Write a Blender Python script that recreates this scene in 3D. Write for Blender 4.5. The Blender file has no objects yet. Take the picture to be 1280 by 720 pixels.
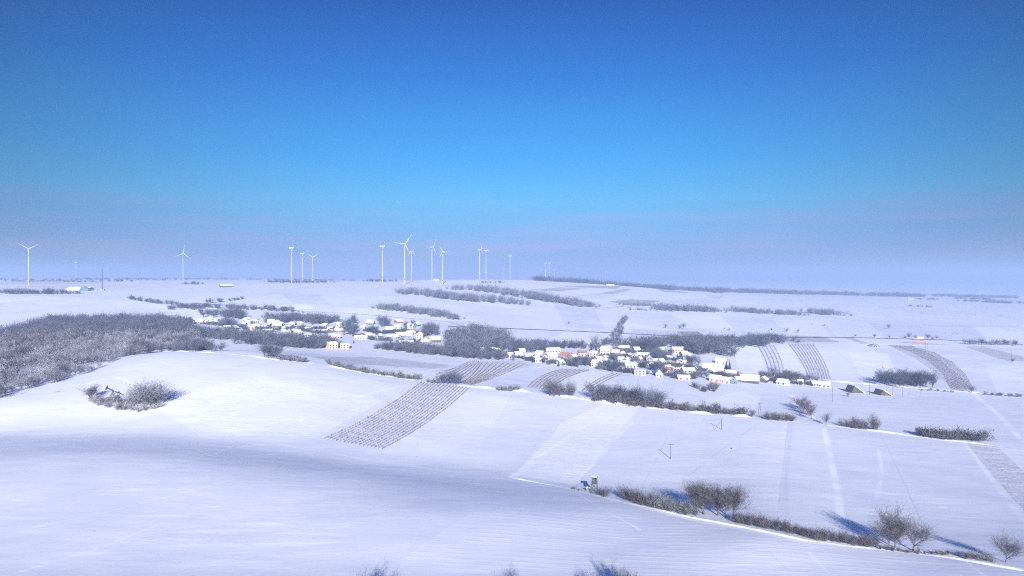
import bpy, math, random
import numpy as np
random.seed(7); np.random.seed(7)
R = math.radians
scene = bpy.context.scene
col = scene.collection

# ------------------------------------------------------------------ camera
CZ = 120.0                       # camera height above the datum
F = 865.0                        # focal length in photograph pixels (1280 wide)
PITCH = math.atan(15.0/F)        # looking very slightly down: horizon at y = 345
cam_d = bpy.data.cameras.new('camera'); cam_d.sensor_width = 36; cam_d.lens = 36*F/1280
cam_d.clip_start = 1; cam_d.clip_end = 60000
cam = bpy.data.objects.new('camera', cam_d); col.objects.link(cam)
cam.location = (0, 0, CZ); cam.rotation_euler = (math.pi/2-PITCH, 0, 0)
scene.camera = cam

# ------------------------------------------------------------------ terrain shape: valley profiles along view lines of the drone
# (image row, depth in metres); 'h' rows give the height below the camera directly
P = {
 -80:[(720,175),(650,216),(600,257),(570,293),(553,345),(545,375),(530,400),(507,430),(499,452),(470,570),(440,730),(415,960),(400,1100),(388,1230),(370,1450),(360,1750),(356,2100),('h',3500,-20),('h',6000,-26),('h',12000,-30)],
   0:[(720,175),(650,216),(600,257),(570,293),(553,345),(545,375),(530,398),(505,430),(497,452),(470,570),(440,730),(415,960),(404,1060),(390,1190),(370,1450),(360,1750),(356,2100),('h',3500,-20),('h',6000,-26),('h',12000,-30)],
 100:[(720,175),(650,216),(600,257),(568,297),(552,345),(543,375),(528,402),(500,438),(478,482),(466,535),('h',640,-79),(430,800),(415,960),(404,1070),(390,1200),(372,1430),(361,1720),(356,2100),('h',3500,-21),('h',6000,-26),('h',12000,-30)],
 200:[(720,175),(650,216),(600,257),(572,292),(556,335),(547,365),(530,393),(500,435),(470,485),(446,545),(437,590),('h',700,-80),(420,900),(405,1080),(390,1200),(380,1320),(365,1600),(355,2100),(352,2600),('h',3500,-23),('h',6000,-28),('h',12000,-32)],
 320:[(720,175),(650,216),(605,252),(585,278),(568,325),(557,350),(540,375),(500,440),(470,497),(447,560),(435,610),('h',720,-78.5),(422,860),(410,1010),(400,1120),(385,1250),(370,1480),(356,2000),(353,2500),('h',4000,-25),('h',8000,-32),('h',12000,-35)],
 480:[(720,174),(650,213),(625,235),(605,262),(590,300),(578,325),(560,350),(530,402),(500,460),(475,522),(465,580),(450,700),(440,780),(420,930),(400,1100),(385,1250),(370,1480),(358,1900),(351,2300),('h',3000,-25),('h',5000,-40),('h',12000,-60)],
 640:[(720,173),(650,213),(640,222),(622,248),(606,285),(595,305),(580,332),(560,365),(530,430),(500,500),(485,560),(465,650),(450,730),(435,850),(410,1080),(390,1300),(370,1650),(355,2050),(347.5,2450),('h',3000,-20),('h',5000,-50),('h',12000,-80)],
 800:[(720,172),(660,215),(640,235),(625,260),(612,285),(600,300),(570,345),(540,405),(510,475),(490,535),(465,650),(445,790),(430,900),(410,1150),(392,1450),(370,1950),(358,2500),('h',3300,-60),('h',5000,-82),('h',8000,-95),('h',12000,-100)],
 960:[(720,172),(680,192),(650,220),(600,290),(560,360),(530,430),(515,480),(500,540),(480,640),(460,745),(430,950),(415,1150),(395,1600),(380,2200),(370,3100),('h',4200,-100),('h',6000,-112),('h',12000,-130)],
 1120:[(720,173),(690,195),(660,225),(620,275),(580,340),(550,405),(530,465),(510,540),(490,640),(470,750),(440,960),(420,1200),(400,1650),(385,2300),(375,3300),('h',5000,-133),('h',8000,-150),('h',12000,-160)],
 1280:[(720,175),(690,200),(650,245),(600,315),(560,395),(530,490),(500,610),(480,720),(450,930),(430,1150),(410,1550),(390,2300),(381,3300),('h',5000,-165),('h',8000,-178),('h',12000,-185)],
 1380:[(720,175),(690,200),(650,245),(600,315),(560,395),(530,490),(500,610),(480,720),(450,930),(430,1150),(410,1550),(390,2300),(381,3300),('h',5000,-165),('h',8000,-178),('h',12000,-185)],
}
NL, NC = 900, 293
L0, L1 = math.log(30.0), math.log(24000.0)
lg = np.linspace(L0, L1, NL)
pxs = np.linspace(-80, 1380, NC)
cols = sorted(P); tab = []
for c in cols:
    d = [30.0, 120.0]; z = [-69.0, -70.0]
    for e in P[c]:
        if e[0] == 'h': d.append(e[1]); z.append(e[2])
        else: d.append(e[1]); z.append(-(e[0]-345.0)/F*e[1])
    d.append(24000.0); z.append(z[-1]-15)
    tab.append(np.interp(lg, np.log(d), z))
tab = np.array(tab)
T = np.zeros((NC, NL))
for j in range(NL):
    T[:, j] = np.interp(pxs, cols, tab[:, j])
def gsm(a, s, axis):
    n = int(s*3)+1; k = np.exp(-0.5*(np.arange(-n, n+1)/s)**2); k /= k.sum()
    a2 = np.concatenate([np.repeat(np.take(a, [0], axis), n, axis), a, np.repeat(np.take(a, [-1], axis), n, axis)], axis)
    return np.apply_along_axis(lambda v: np.convolve(v, k, 'valid'), axis, a2)
T = gsm(gsm(T, 4.0, 1), 9.0, 0)
Tm = 0.5*(T[0]+T[-1])
TH0 = math.atan((-80-640)/F); TH1 = math.atan((1380-640)/F)
def und(x, y):
    """gentle natural undulation of the snowed ground"""
    return (0.35*np.sin(x/37.0+0.6*np.sin(y/61.0))*np.sin(y/43.0+1.3)
            + 0.9*np.sin(x/131.0+1.1+0.5*np.sin(y/170.0))*np.sin(y/157.0+0.4)
            + 0.08*np.sin(x/9.0+y/23.0)*np.sin(y/13.0-x/31.0))
def H(x, y):
    x = np.asarray(x, float); y = np.asarray(y, float)
    r = np.hypot(x, y)+1e-6; th = np.arctan2(x, y)
    tc = np.clip(th, TH0, TH1)
    D = r*np.cos(tc); px = 640+F*np.tan(tc)
    u = (px+80)/1460*(NC-1); u = np.clip(u, 0, NC-1.001); i = u.astype(int); fu = u-i
    v = (np.log(np.maximum(D, 30.5))-L0)/(L1-L0)*(NL-1); v = np.clip(v, 0, NL-1.001); j = v.astype(int); fv = v-j
    z = (T[i, j]*(1-fu)*(1-fv)+T[i+1, j]*fu*(1-fv)+T[i, j+1]*(1-fu)*fv+T[i+1, j+1]*fu*fv)
    zm = Tm[j]*(1-fv)+Tm[j+1]*fv
    a = np.abs(th); w = np.clip((a-R(42))/R(90), 0, 1); w = w*w*(3-2*w)
    zz = z*(1-w)+zm*w
    return CZ + zz + und(x, y)*np.clip(r/300, 0.25, 1.0)
def hz(x, y): return float(H(x, y))
cp, sp = math.cos(PITCH), math.sin(PITCH)
TS = np.exp(np.linspace(math.log(40), math.log(19000), 5000))
def ray(px, py):
    a = (px-640)/F; b = -(py-360)/F
    return np.array([a, cp+b*sp, b*cp-sp])
def at(px, py):
    """where the line of sight through an image point meets the ground"""
    d = ray(px, py)
    X = TS*d[0]; Y = TS*d[1]; Z = CZ+TS*d[2]
    g = Z-H(X, Y); k = np.argmax(g < 0)
    if g[k] >= 0: k = len(TS)-1
    k = max(k, 1)
    f = g[k-1]/(g[k-1]-g[k]+1e-9); f = min(max(f, 0), 1)
    t = TS[k-1]+(TS[k]-TS[k-1])*f
    x, y = t*d[0], t*d[1]
    return np.array([x, y, hz(x, y)])
def far(px, D):
    x = (px-640)/F*D
    return np.array([x, D, hz(x, D)])
def pm(p): return p[1]/F          # metres per photograph pixel at a place
def line(pts, step=None):
    """image polyline -> ground polyline"""
    w = []
    for (a, b) in zip(pts[:-1], pts[1:]):
        n = max(1, int(math.hypot(b[0]-a[0], b[1]-a[1])/6))
        for i in range(n): w.append(at(a[0]+(b[0]-a[0])*i/n, a[1]+(b[1]-a[1])*i/n))
    w.append(at(*pts[-1])); return np.array(w)

# ------------------------------------------------------------------ materials
M = {}
def mat(name, c, rough=.75, noise=None, spec=.3, metal=0.0, c2=None, scale=.4, bump=0.0):
    m = bpy.data.materials.new(name); m.use_nodes = True
    nt = m.node_tree; b = nt.nodes['Principled BSDF']
    b.inputs['Roughness'].default_value = rough; b.inputs['Metallic'].default_value = metal
    b.inputs['Specular IOR Level'].default_value = spec
    if c2 is None: c2 = tuple(v*.75 for v in c)
    tc = nt.nodes.new('ShaderNodeNewGeometry'); nz = nt.nodes.new('ShaderNodeTexNoise')
    nz.inputs['Scale'].default_value = scale; nz.inputs['Detail'].default_value = 4
    nt.links.new(tc.outputs['Position'], nz.inputs['Vector'])
    mr = nt.nodes.new('ShaderNodeMapRange'); mr.inputs[1].default_value = .38; mr.inputs[2].default_value = .62
    nt.links.new(nz.outputs['Fac'], mr.inputs[0])
    mx = nt.nodes.new('ShaderNodeMix'); mx.data_type = 'RGBA'
    mx.inputs[6].default_value = (*c, 1); mx.inputs[7].default_value = (*c2, 1)
    nt.links.new(mr.outputs[0], mx.inputs[0]); nt.links.new(mx.outputs[2], b.inputs['Base Color'])
    if bump:
        bp = nt.nodes.new('ShaderNodeBump'); bp.inputs['Strength'].default_value = bump; bp.inputs['Distance'].default_value = .1
        nt.links.new(nz.outputs['Fac'], bp.inputs['Height']); nt.links.new(bp.outputs[0], b.inputs['Normal'])
    M[name] = m; return m
mat('bark', (.10, .085, .08), c2=(.17, .15, .15), scale=.9)
mat('twig_brown', (.062, .054, .064), c2=(.165, .155, .185), scale=.55)
mat('twig_grey', (.052, .058, .082), c2=(.145, .155, .205), scale=.12)
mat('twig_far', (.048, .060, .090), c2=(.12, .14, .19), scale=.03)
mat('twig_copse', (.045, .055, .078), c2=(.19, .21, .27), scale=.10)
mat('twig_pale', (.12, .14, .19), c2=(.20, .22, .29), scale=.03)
mat('twig_frost', (.11, .095, .095), c2=(.48, .48, .52), scale=.28)
mat('twig_reddish', (.09, .068, .075), c2=(.20, .17, .19), scale=.07)
mat('twig_frosty_wood', (.048, .040, .050), c2=(.33, .33, .39), scale=.045)
mat('needles', (.025, .06, .05), c2=(.16, .22, .24), scale=.8)
mat('olive_twig', (.065, .065, .055), c2=(.27, .28, .31), scale=.6)
mat('vine', (.13, .09, .09), c2=(.26, .21, .23), scale=.3)
mat('roof_snow', (.80, .82, .88), c2=(.70, .73, .82), rough=.6, scale=.3)
mat('tile_red', (.26, .11, .08), c2=(.42, .30, .28), scale=.5)
mat('tile_dark', (.055, .05, .06), c2=(.12, .11, .12), scale=.5)
mat('wall_white', (.50, .49, .46), c2=(.38, .38, .38), scale=.4)
mat('wall_cream', (.72, .60, .44), c2=(.62, .52, .40), scale=.4)
mat('wall_yellow', (.62, .48, .30), c2=(.54, .44, .32), scale=.4)
mat('wall_orange', (.60, .40, .28), c2=(.52, .36, .28), scale=.4)
mat('wall_pink', (.56, .44, .42), c2=(.48, .39, .38), scale=.4)
mat('wall_brick', (.30, .16, .12), c2=(.22, .13, .11), scale=.6)
mat('wall_wood', (.06, .055, .055), c2=(.11, .10, .10), scale=.8)
mat('wall_grey', (.34, .34, .36), c2=(.26, .27, .30), scale=.4)
mat('wall_green', (.10, .20, .18), c2=(.08, .16, .15), scale=.4)
mat('glass', (.03, .04, .06), rough=.15, spec=.6)
mat('door_wood', (.12, .07, .04))
mat('turbine_white', (.44, .46, .50), c2=(.38, .40, .45), rough=.4)
mat('red_paint', (.40, .10, .09), rough=.5)
mat('steel', (.22, .23, .25), rough=.45, metal=.6)
mat('dark_steel', (.05, .05, .06), rough=.5, metal=.3)
mat('pole_wood', (.09, .075, .07))
mat('stand_wood', (.06, .052, .05), c2=(.12, .11, .11))
mat('green_paint', (.10, .17, .12), c2=(.16, .22, .17))
mat('soil', (.14, .11, .10), c2=(.34, .31, .32), scale=.8)
mat('car_paint', (.03, .035, .05), rough=.3, spec=.6)
mat('rubber', (.02, .02, .02))

# ------------------------------------------------------------------ object helpers
def new_mesh(name, v, f, m, mats=None, smooth=False):
    me = bpy.data.meshes.new(name); me.from_pydata([tuple(p) for p in v], [], f)
    for mm in (mats or [m]): me.materials.append(M[mm] if isinstance(mm, str) else mm)
    if smooth: me.polygons.foreach_set('use_smooth', [True]*len(me.polygons))
    return me
def tri_mesh(name, v, t, m, mi=None):
    """fast mesh from arrays of vertices and triangles"""
    v = np.asarray(v, np.float32); t = np.asarray(t, np.int32)
    me = bpy.data.meshes.new(name); me.vertices.add(len(v)); me.vertices.foreach_set('co', v.ravel())
    me.loops.add(len(t)*3); me.loops.foreach_set('vertex_index', t.ravel())
    me.polygons.add(len(t)); me.polygons.foreach_set('loop_start', np.arange(0, len(t)*3, 3, dtype=np.int32))
    me.polygons.foreach_set('loop_total', np.full(len(t), 3, np.int32))
    for x in (m if isinstance(m, (list, tuple)) else [m]): me.materials.append(M[x])
    if mi is not None: me.polygons.foreach_set('material_index', np.asarray(mi, np.int32))
    me.update(calc_edges=True); return me
def link(name, me, parent=None, loc=None, rz=0, s=1):
    o = bpy.data.objects.new(name, me); col.objects.link(o)
    if parent is not None: o.parent = parent
    if loc is not None: o.location = tuple(float(v) for v in loc)
    o.rotation_euler = (0, 0, rz); o.scale = (s, s, s) if not isinstance(s, tuple) else s
    return o
def tag(o, label, cat=None, group=None, kind=None):
    if label: o['label'] = label
    if cat: o['category'] = cat
    if group: o['group'] = group
    if kind: o['kind'] = kind
    return o
def empty(name, loc, rz=0, s=1):
    return link(name, None, None, loc, rz, s)
class B:
    """collects boxes, bars and lathes into one mesh"""
    def __init__(s): s.v = []; s.f = []
    def add(s, v, f):
        n = len(s.v); s.v += [tuple(p) for p in v]; s.f += [tuple(i+n for i in q) for q in f]
    def box(s, x0, x1, y0, y1, z0, z1):
        s.add([(x0,y0,z0),(x1,y0,z0),(x1,y1,z0),(x0,y1,z0),(x0,y0,z1),(x1,y0,z1),(x1,y1,z1),(x0,y1,z1)],
              [(0,3,2,1),(4,5,6,7),(0,1,5,4),(1,2,6,5),(2,3,7,6),(3,0,4,7)])
    def tube(s, a, b, ra, rb, n=6):
        a = np.array(a, float); b = np.array(b, float); d = b-a; L = np.linalg.norm(d)+1e-9; d /= L
        u = np.cross(d, (0, 0, 1) if abs(d[2]) < .9 else (1, 0, 0)); u /= np.linalg.norm(u); w = np.cross(d, u)
        v = []
        for (p, r) in ((a, ra), (b, rb)):
            for k in range(n):
                t = 2*math.pi*k/n; v.append(p+r*(math.cos(t)*u+math.sin(t)*w))
        f = [(k, (k+1) % n, n+(k+1) % n, n+k) for k in range(n)]
        f.append(tuple(range(n))[::-1]); f.append(tuple(range(n, 2*n)))
        s.add(v, f)
    def prism(s, pts, y0, y1):
        """polygon in xz extruded along y"""
        n = len(pts); v = [(x, y0, z) for x, z in pts]+[(x, y1, z) for x, z in pts]
        f = [(i, (i+1) % n, n+(i+1) % n, n+i) for i in range(n)]+[tuple(range(n))[::-1], tuple(range(n, 2*n))]
        s.add(v, f)
    def build(s, name, m, parent=None, loc=None, rz=0, smooth=False):
        return link(name, new_mesh(name, s.v, s.f, m, smooth=smooth), parent, loc, rz)
# ------------------------------------------------------------------ terrain sheet with its fields
fine = np.arctan((np.linspace(-70, 1350, 1080)-640)/F)
rest = np.linspace(fine[-1], fine[0]+2*math.pi, 150)[1:-1]
ths = np.concatenate([fine, rest]); NT = len(ths)
rs = np.concatenate([[10, 25, 45, 70, 95, 115], np.exp(np.linspace(math.log(130), math.log(6000), 720)), np.exp(np.linspace(math.log(6100), math.log(19500), 60))]); NR = len(rs)
TH, RR = np.meshgrid(ths, rs)
X = (RR*np.sin(TH)).ravel(); Y = (RR*np.cos(TH)).ravel(); Z = H(X, Y)
NV = len(X)
def inpoly(poly):
    m = np.zeros(NV, bool); bx = poly[:, 0]; by = poly[:, 1]
    sel = np.where((X > bx.min()) & (X < bx.max()) & (Y > by.min()) & (Y < by.max()))[0]
    if len(sel) == 0: return sel
    x = X[sel]; y = Y[sel]; ins = np.zeros(len(sel), bool); n = len(poly)
    for i in range(n):
        x1, y1 = poly[i, :2]; x2, y2 = poly[(i+1) % n, :2]
        c = ((y1 > y) != (y2 > y)) & (x < (x2-x1)*(y-y1)/(y2-y1+1e-9)+x1); ins ^= c
    return sel[ins]
def near(pl, w):
    """distance weight 0..1 round a ground polyline"""
    out = np.zeros(NV)
    for a, b in zip(pl[:-1], pl[1:]):
        ax, ay = a[:2]; bx, by = b[:2]
        sel = np.where((X > min(ax, bx)-w*2) & (X < max(ax, bx)+w*2) & (Y > min(ay, by)-w*2) & (Y < max(ay, by)+w*2))[0]
        if len(sel) == 0: continue
        dx, dy = bx-ax, by-ay; L = dx*dx+dy*dy+1e-9
        t = np.clip(((X[sel]-ax)*dx+(Y[sel]-ay)*dy)/L, 0, 1)
        d = np.hypot(X[sel]-ax-t*dx, Y[sel]-ay-t*dy)
        out[sel] = np.maximum(out[sel], np.clip(1.6-d/w*1.1, 0, 1))
    return out
def gpoly(pts): return line(pts+[pts[0]])[:-1]
bare = np.zeros(NV); tone = np.full(NV, .5); furrow = np.zeros(NV); crust = np.zeros(NV)
def fld(pts, b=None, t=None, fu=None, cr=None):
    s = inpoly(gpoly(pts))
    if b is not None: bare[s] = b
    if t is not None: tone[s] = t
    if fu is not None: furrow[s] = fu
    if cr is not None: crust[s] = cr
# land-use patches: t = how clean and fresh the snow lies, b = how much soil and stubble shows through it
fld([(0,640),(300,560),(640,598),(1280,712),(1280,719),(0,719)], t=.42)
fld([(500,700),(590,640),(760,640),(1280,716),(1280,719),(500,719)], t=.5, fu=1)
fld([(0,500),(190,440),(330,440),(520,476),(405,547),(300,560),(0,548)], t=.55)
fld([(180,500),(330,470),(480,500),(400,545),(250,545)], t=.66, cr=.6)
fld([(478,562),(590,484),(900,515),(800,612),(640,594)], t=.62)
fld([(640,594),(700,530),(760,502),(800,508),(720,606)], t=.8, cr=.7)
fld([(790,610),(850,512),(985,528),(975,640),(860,625)], t=.66, cr=.3)
fld([(990,528),(1030,534),(1050,655),(985,645)], t=.56)
fld([(1036,534),(1205,553),(1280,650),(1280,690),(1060,660)], t=.46)
fld([(1205,553),(1246,558),(1280,590),(1280,640),(1262,620)], b=.30, t=.5, cr=1)
fld([(1246,558),(1280,562),(1280,590)], t=.6)
fld([(950,490),(1279,500),(1279,555),(1100,538),(945,518)], t=.42)
fld([(905,478),(955,485),(940,517),(880,505),(800,500),(760,470)], t=.55)
fld([(880,500),(930,488),(950,500),(940,518)], t=.7, cr=.3)
fld([(320,432),(640,462),(560,476),(400,455),(320,446)], t=.45)
fld([(390,446),(470,446),(570,457),(530,466),(430,455)], b=.36, cr=.4)
fld([(440,455),(560,462),(575,474),(520,470)], b=.12, cr=1, t=.6)
fld([(640,450),(700,461),(658,484),(592,482),(620,468)], t=.42)
fld([(736,461),(765,466),(728,489),(690,487)], t=.7)
fld([(915,433),(947,431),(962,472),(925,466)], t=.72)
fld([(967,431),(986,430),(1012,474),(980,472)], t=.66)
fld([(1016,430),(1105,431),(1190,486),(1040,476)], t=.6)
fld([(1090,432),(1112,432),(1192,487),(1150,484),(1100,455)], t=.4)
fld([(1145,432),(1205,434),(1279,455),(1279,494),(1218,490)], t=.44)
fld([(770,400),(850,413),(850,428),(790,430),(770,418)], t=.62)
fld([(790,411),(848,414),(862,428),(792,428)], t=.4)
fld([(640,412),(765,416),(755,430),(700,436),(640,432)], t=.6)
fld([(640,412),(706,414),(672,434),(640,434)], t=.42)
fld([(905,413),(960,418),(952,428),(925,424)], t=.5)
# vineyards and thin-snowed strips
fld([(405,548),(478,562),(535,530),(588,485),(527,477),(470,515)], b=.03, t=.6)
fld([(578,480),(592,482),(625,466),(668,456),(650,451),(600,452),(545,464)], b=.34, t=.55)
fld([(658,484),(690,487),(708,472),(740,462),(702,460),(680,468)], b=.30, t=.5)
fld([(947,431),(967,431),(982,470),(962,470)], b=.05)
fld([(986,430),(1016,430),(1038,474),(1012,474)], b=.07)
fld([(1108,431),(1140,432),(1170,446),(1200,470),(1217,489),(1190,487),(1170,466),(1140,446)], b=.36, t=.5)
fld([(1205,433),(1230,433),(1280,446),(1280,452),(1250,449)], b=.42)
fld([(1240,433),(1279,441),(1279,445),(1232,434)], b=.10)
fld([(963,419),(1025,420),(1052,428),(965,427)], b=.46)
fld([(1055,422),(1066,422),(1086,429),(1078,430)], b=.45)
fld([(846,414),(872,414),(892,427),(864,428)], b=.45)
fld([(1105,426),(1140,427),(1190,431),(1160,431)], b=.38)
fld([(1028,408),(1032,405),(1046,421),(1040,421)], b=.25)
fld([(536,402),(590,400),(572,411),(530,410)], b=.22, t=.4)
fld([(0,385),(60,385),(250,392),(200,398),(0,400)], t=.45)
fld([(0,368),(90,372),(240,381),(225,386),(0,378)], t=.62)
fld([(350,382),(380,379),(395,386),(340,388)], t=.75)
# distant plots on the hill
for pts, b in (([(660,363),(700,359),(735,361),(700,364)], .3), ([(700,358),(770,361),(778,358),(735,357)], .34),
               ([(752,366),(780,361),(790,362),(765,368)], .3), ([(730,371),(760,367),(772,369),(745,375)], .14),
               ([(640,366),(670,362),(700,366),(668,372)], .18), ([(760,377),(790,374),(829,376),(800,382),(786,381)], .34),
               ([(815,360),(850,364),(870,367),(830,365)], .3), ([(880,368),(905,370),(900,374),(885,372)], .2),
               ([(830,376),(880,372),(900,378),(860,382)], .1), ([(440,368),(520,366),(560,372),(470,374)], .06),
               ([(350,364),(430,362),(500,366),(420,371)], .05), ([(970,373),(1010,374),(1020,377),(985,377)], .12),
               ([(1080,382),(1180,386),(1280,396),(1150,392)], .1), ([(1040,398),(1180,402),(1279,409),(1279,413),(1120,405)], .09),
               ([(0,352),(120,350),(130,354),(0,356)], .18), ([(20,357),(150,356),(200,359),(60,360)], .12),
               ([(250,362),(350,358),(420,360),(300,366)], .05)):
    fld(pts, b=b*1.55)
for k, (x0, x1, y0, y1) in enumerate([(690,740,376,410),(840,900,393,411),(900,965,396,416),(965,1030,399,419),(1085,1150,404,421),(1150,1215,405,424),(1215,1279,408,427),(570,640,386,406),(420,470,384,396),(350,400,366,380),(560,620,366,374),(1060,1110,440,476),(1150,1210,436,480),(1230,1279,455,492)]):
    fld([(x0,y0),(x1,y0+2),(x1+(x1-x0)*.3,y1+1),(x0+(x1-x0)*.35,y1)], t=(.34, .7, .45, .62, .3)[k % 5])
fld([(560,486),(640,492),(600,560),(560,560),(500,552),(590,484)], t=.7)
fld([(640,492),(720,500),(690,545),(640,596),(600,560)], t=.6)
# field edges, tracks and lanes
TRK = [([(0,556),(40,545),(100,541),(200,541),(330,552),(480,578),(640,600)], .9, .75),
       ([(300,552),(420,572),(520,596),(640,618)], .5, .7),
       ([(640,597),(690,606),(780,628),(860,648),(1000,676),(1100,686),(1180,694),(1279,712)], 1.5, .95),
       ([(640,596),(665,578),(690,560),(735,530)], 1.6, 1.0), ([(712,606),(742,580),(768,550),(790,528)], .9, .95),
       ([(860,595),(905,560),(960,520)], .6, .45), ([(826,614),(860,560),(880,520)], .7, .68),
       ([(984,643),(982,600),(990,530)], .6, .35), ([(1030,536),(1040,580),(1048,620),(1052,656)], 1.3, 1.0),
       ([(1098,562),(1103,590),(1096,625)], .8, .8), ([(1205,553),(1240,600),(1279,650)], 1.0, .78),
       ([(0,497),(60,478),(190,437),(260,439),(340,444)], 1.2, .85),
       ([(270,436),(320,438),(385,453),(480,470),(560,481),(660,490),(740,500),(860,515),(950,521),(1100,540),(1280,564)], 2.0, 1.0),
       ([(990,494),(1010,514),(1020,527)], 1.6, .95), ([(1215,490),(1250,520),(1275,548)], 1.8, .85),
       ([(720,616),(760,640),(800,662)], .4, .95), ([(960,690),(985,712)], .35, .25), ([(1010,690),(1035,715)], .35, .8),
       ([(40,660),(150,636),(290,600)], .5, .72), ([(20,716),(110,690),(200,655)], .45, .8),
       ([(60,705),(190,670),(260,640)], .4, .3), ([(1190,690),(1230,719)], .5, .8),
       ([(590,482),(640,464),(700,456)], 1.2, .9), ([(500,470),(560,458),(590,450)], 1.0, .85),
       ([(1044,429),(1110,431),(1200,433)], 2.5, .8), ([(640,434),(700,420),(720,410)], 1.5, .9),
       ([(1040,476),(1150,484),(1279,495)], 2.5, .95), ([(110,480),(140,470),(170,480),(200,486)], 1.6, 1.0),
       ([(250,545),(330,533),(430,500),(520,478)], 1.0, .8), ([(380,388),(480,392),(560,404)], 2.5, .8)]
for pts, w, t in TRK:
    k = near(line(pts), w); k = k*np.clip(.62+.5*np.sin(X/7.3+np.sin(Y/11.))*np.sin(Y/9.1+X/31.), 0, 1); tone[:] = tone*(1-k)+t*k; bare[:] *= (1-k)
for pts, w, b in ([([(0,500),(60,482)], 1, .1), ([(840,385),(780,383),(740,386)], 3, .4), ([(745,386),(775,383),(800,375)], 3, .5),
                   ([(752,387),(790,382),(805,376)], 3, .35), ([(725,370),(770,366),(790,364)], 4, .4), ([(660,362),(720,360),(780,357)], 4, .45),
                   ([(690,372),(740,368),(775,364)], 4, .3), ([(885,388),(960,396),(1100,398)], 3, .14), ([(860,367),(880,370)], 4, .4),
                   ([(1020,407),(1150,402),(1279,410)], 4, .12), ([(640,597),(760,622)], .35, .2),
                   ([(260,500),(280,493)], .5, .2), ([(985,528),(977,590),(972,640)], .35, .22), ([(1100,542),(1128,600),(1152,655)], .35, .2), ([(850,514),(822,570),(800,610)], .3, .2), ([(330,448),(250,478),(180,502)], .4, .18),
                   ([(700,497),(680,540),(645,590)], .35, .16), ([(640,414),(700,417),(765,421)], 1.5, .2), ([(706,414),(690,426),(672,434)], 1, .25), ([(905,414),(1000,419)], 2, .3), ([(350,388),(420,391),(500,397)], 2, .2), ([(1140,456),(1215,470),(1279,478)], .8, .15), ([(1040,432),(1062,455),(1085,478)], .7, .18), ([(640,385),(740,389),(830,392),(1000,398)], 2.5, .2), ([(200,384),(120,379),(0,374)], 2, .2),
                   ([(900,452),(925,466)], .6, .3), ([(520,404),(460,398),(400,395)], 1.5, .2), ([(955,486),(1000,492),(1040,497)], .6, .2), ([(68,490),(76,489)], .5, .6)]):
    k = near(line(pts), w); bare[:] = np.maximum(bare, b*k)
me = bpy.data.meshes.new('ground')
me.vertices.add(NV+1)
co = np.zeros((NV+1, 3), np.float32); co[:NV, 0] = X; co[:NV, 1] = Y; co[:NV, 2] = Z; co[NV] = (0, 0, hz(0, 1)); me.vertices.foreach_set('co', co.ravel())
ii, jj = np.meshgrid(np.arange(NR-1), np.arange(NT), indexing='ij'); ii = ii.ravel(); jj = jj.ravel(); j2 = (jj+1) % NT
q = np.stack([ii*NT+jj, ii*NT+j2, (ii+1)*NT+j2, (ii+1)*NT+jj], 1)[:, ::-1].astype(np.int32)
tr = np.stack([np.arange(NT), (np.arange(NT)+1) % NT, np.full(NT, NV)], 1).astype(np.int32)
me.loops.add(q.size+tr.size); me.loops.foreach_set('vertex_index', np.concatenate([q.ravel(), tr.ravel()]))
me.polygons.add(len(q)+len(tr))
me.polygons.foreach_set('loop_start', np.concatenate([np.arange(len(q))*4, q.size+np.arange(len(tr))*3]).astype(np.int32))
me.polygons.foreach_set('loop_total', np.concatenate([np.full(len(q), 4), np.full(len(tr), 3)]).astype(np.int32))
me.polygons.foreach_set('use_smooth', np.ones(len(q)+len(tr), bool))
me.update(calc_edges=True)
for nm, arr in (('bare', bare), ('tone', tone), ('furrow', furrow), ('crust', crust)):
    a = me.attributes.new(nm, 'FLOAT', 'POINT'); a.data.foreach_set('value', np.append(arr, arr[0]).astype(np.float32))
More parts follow.
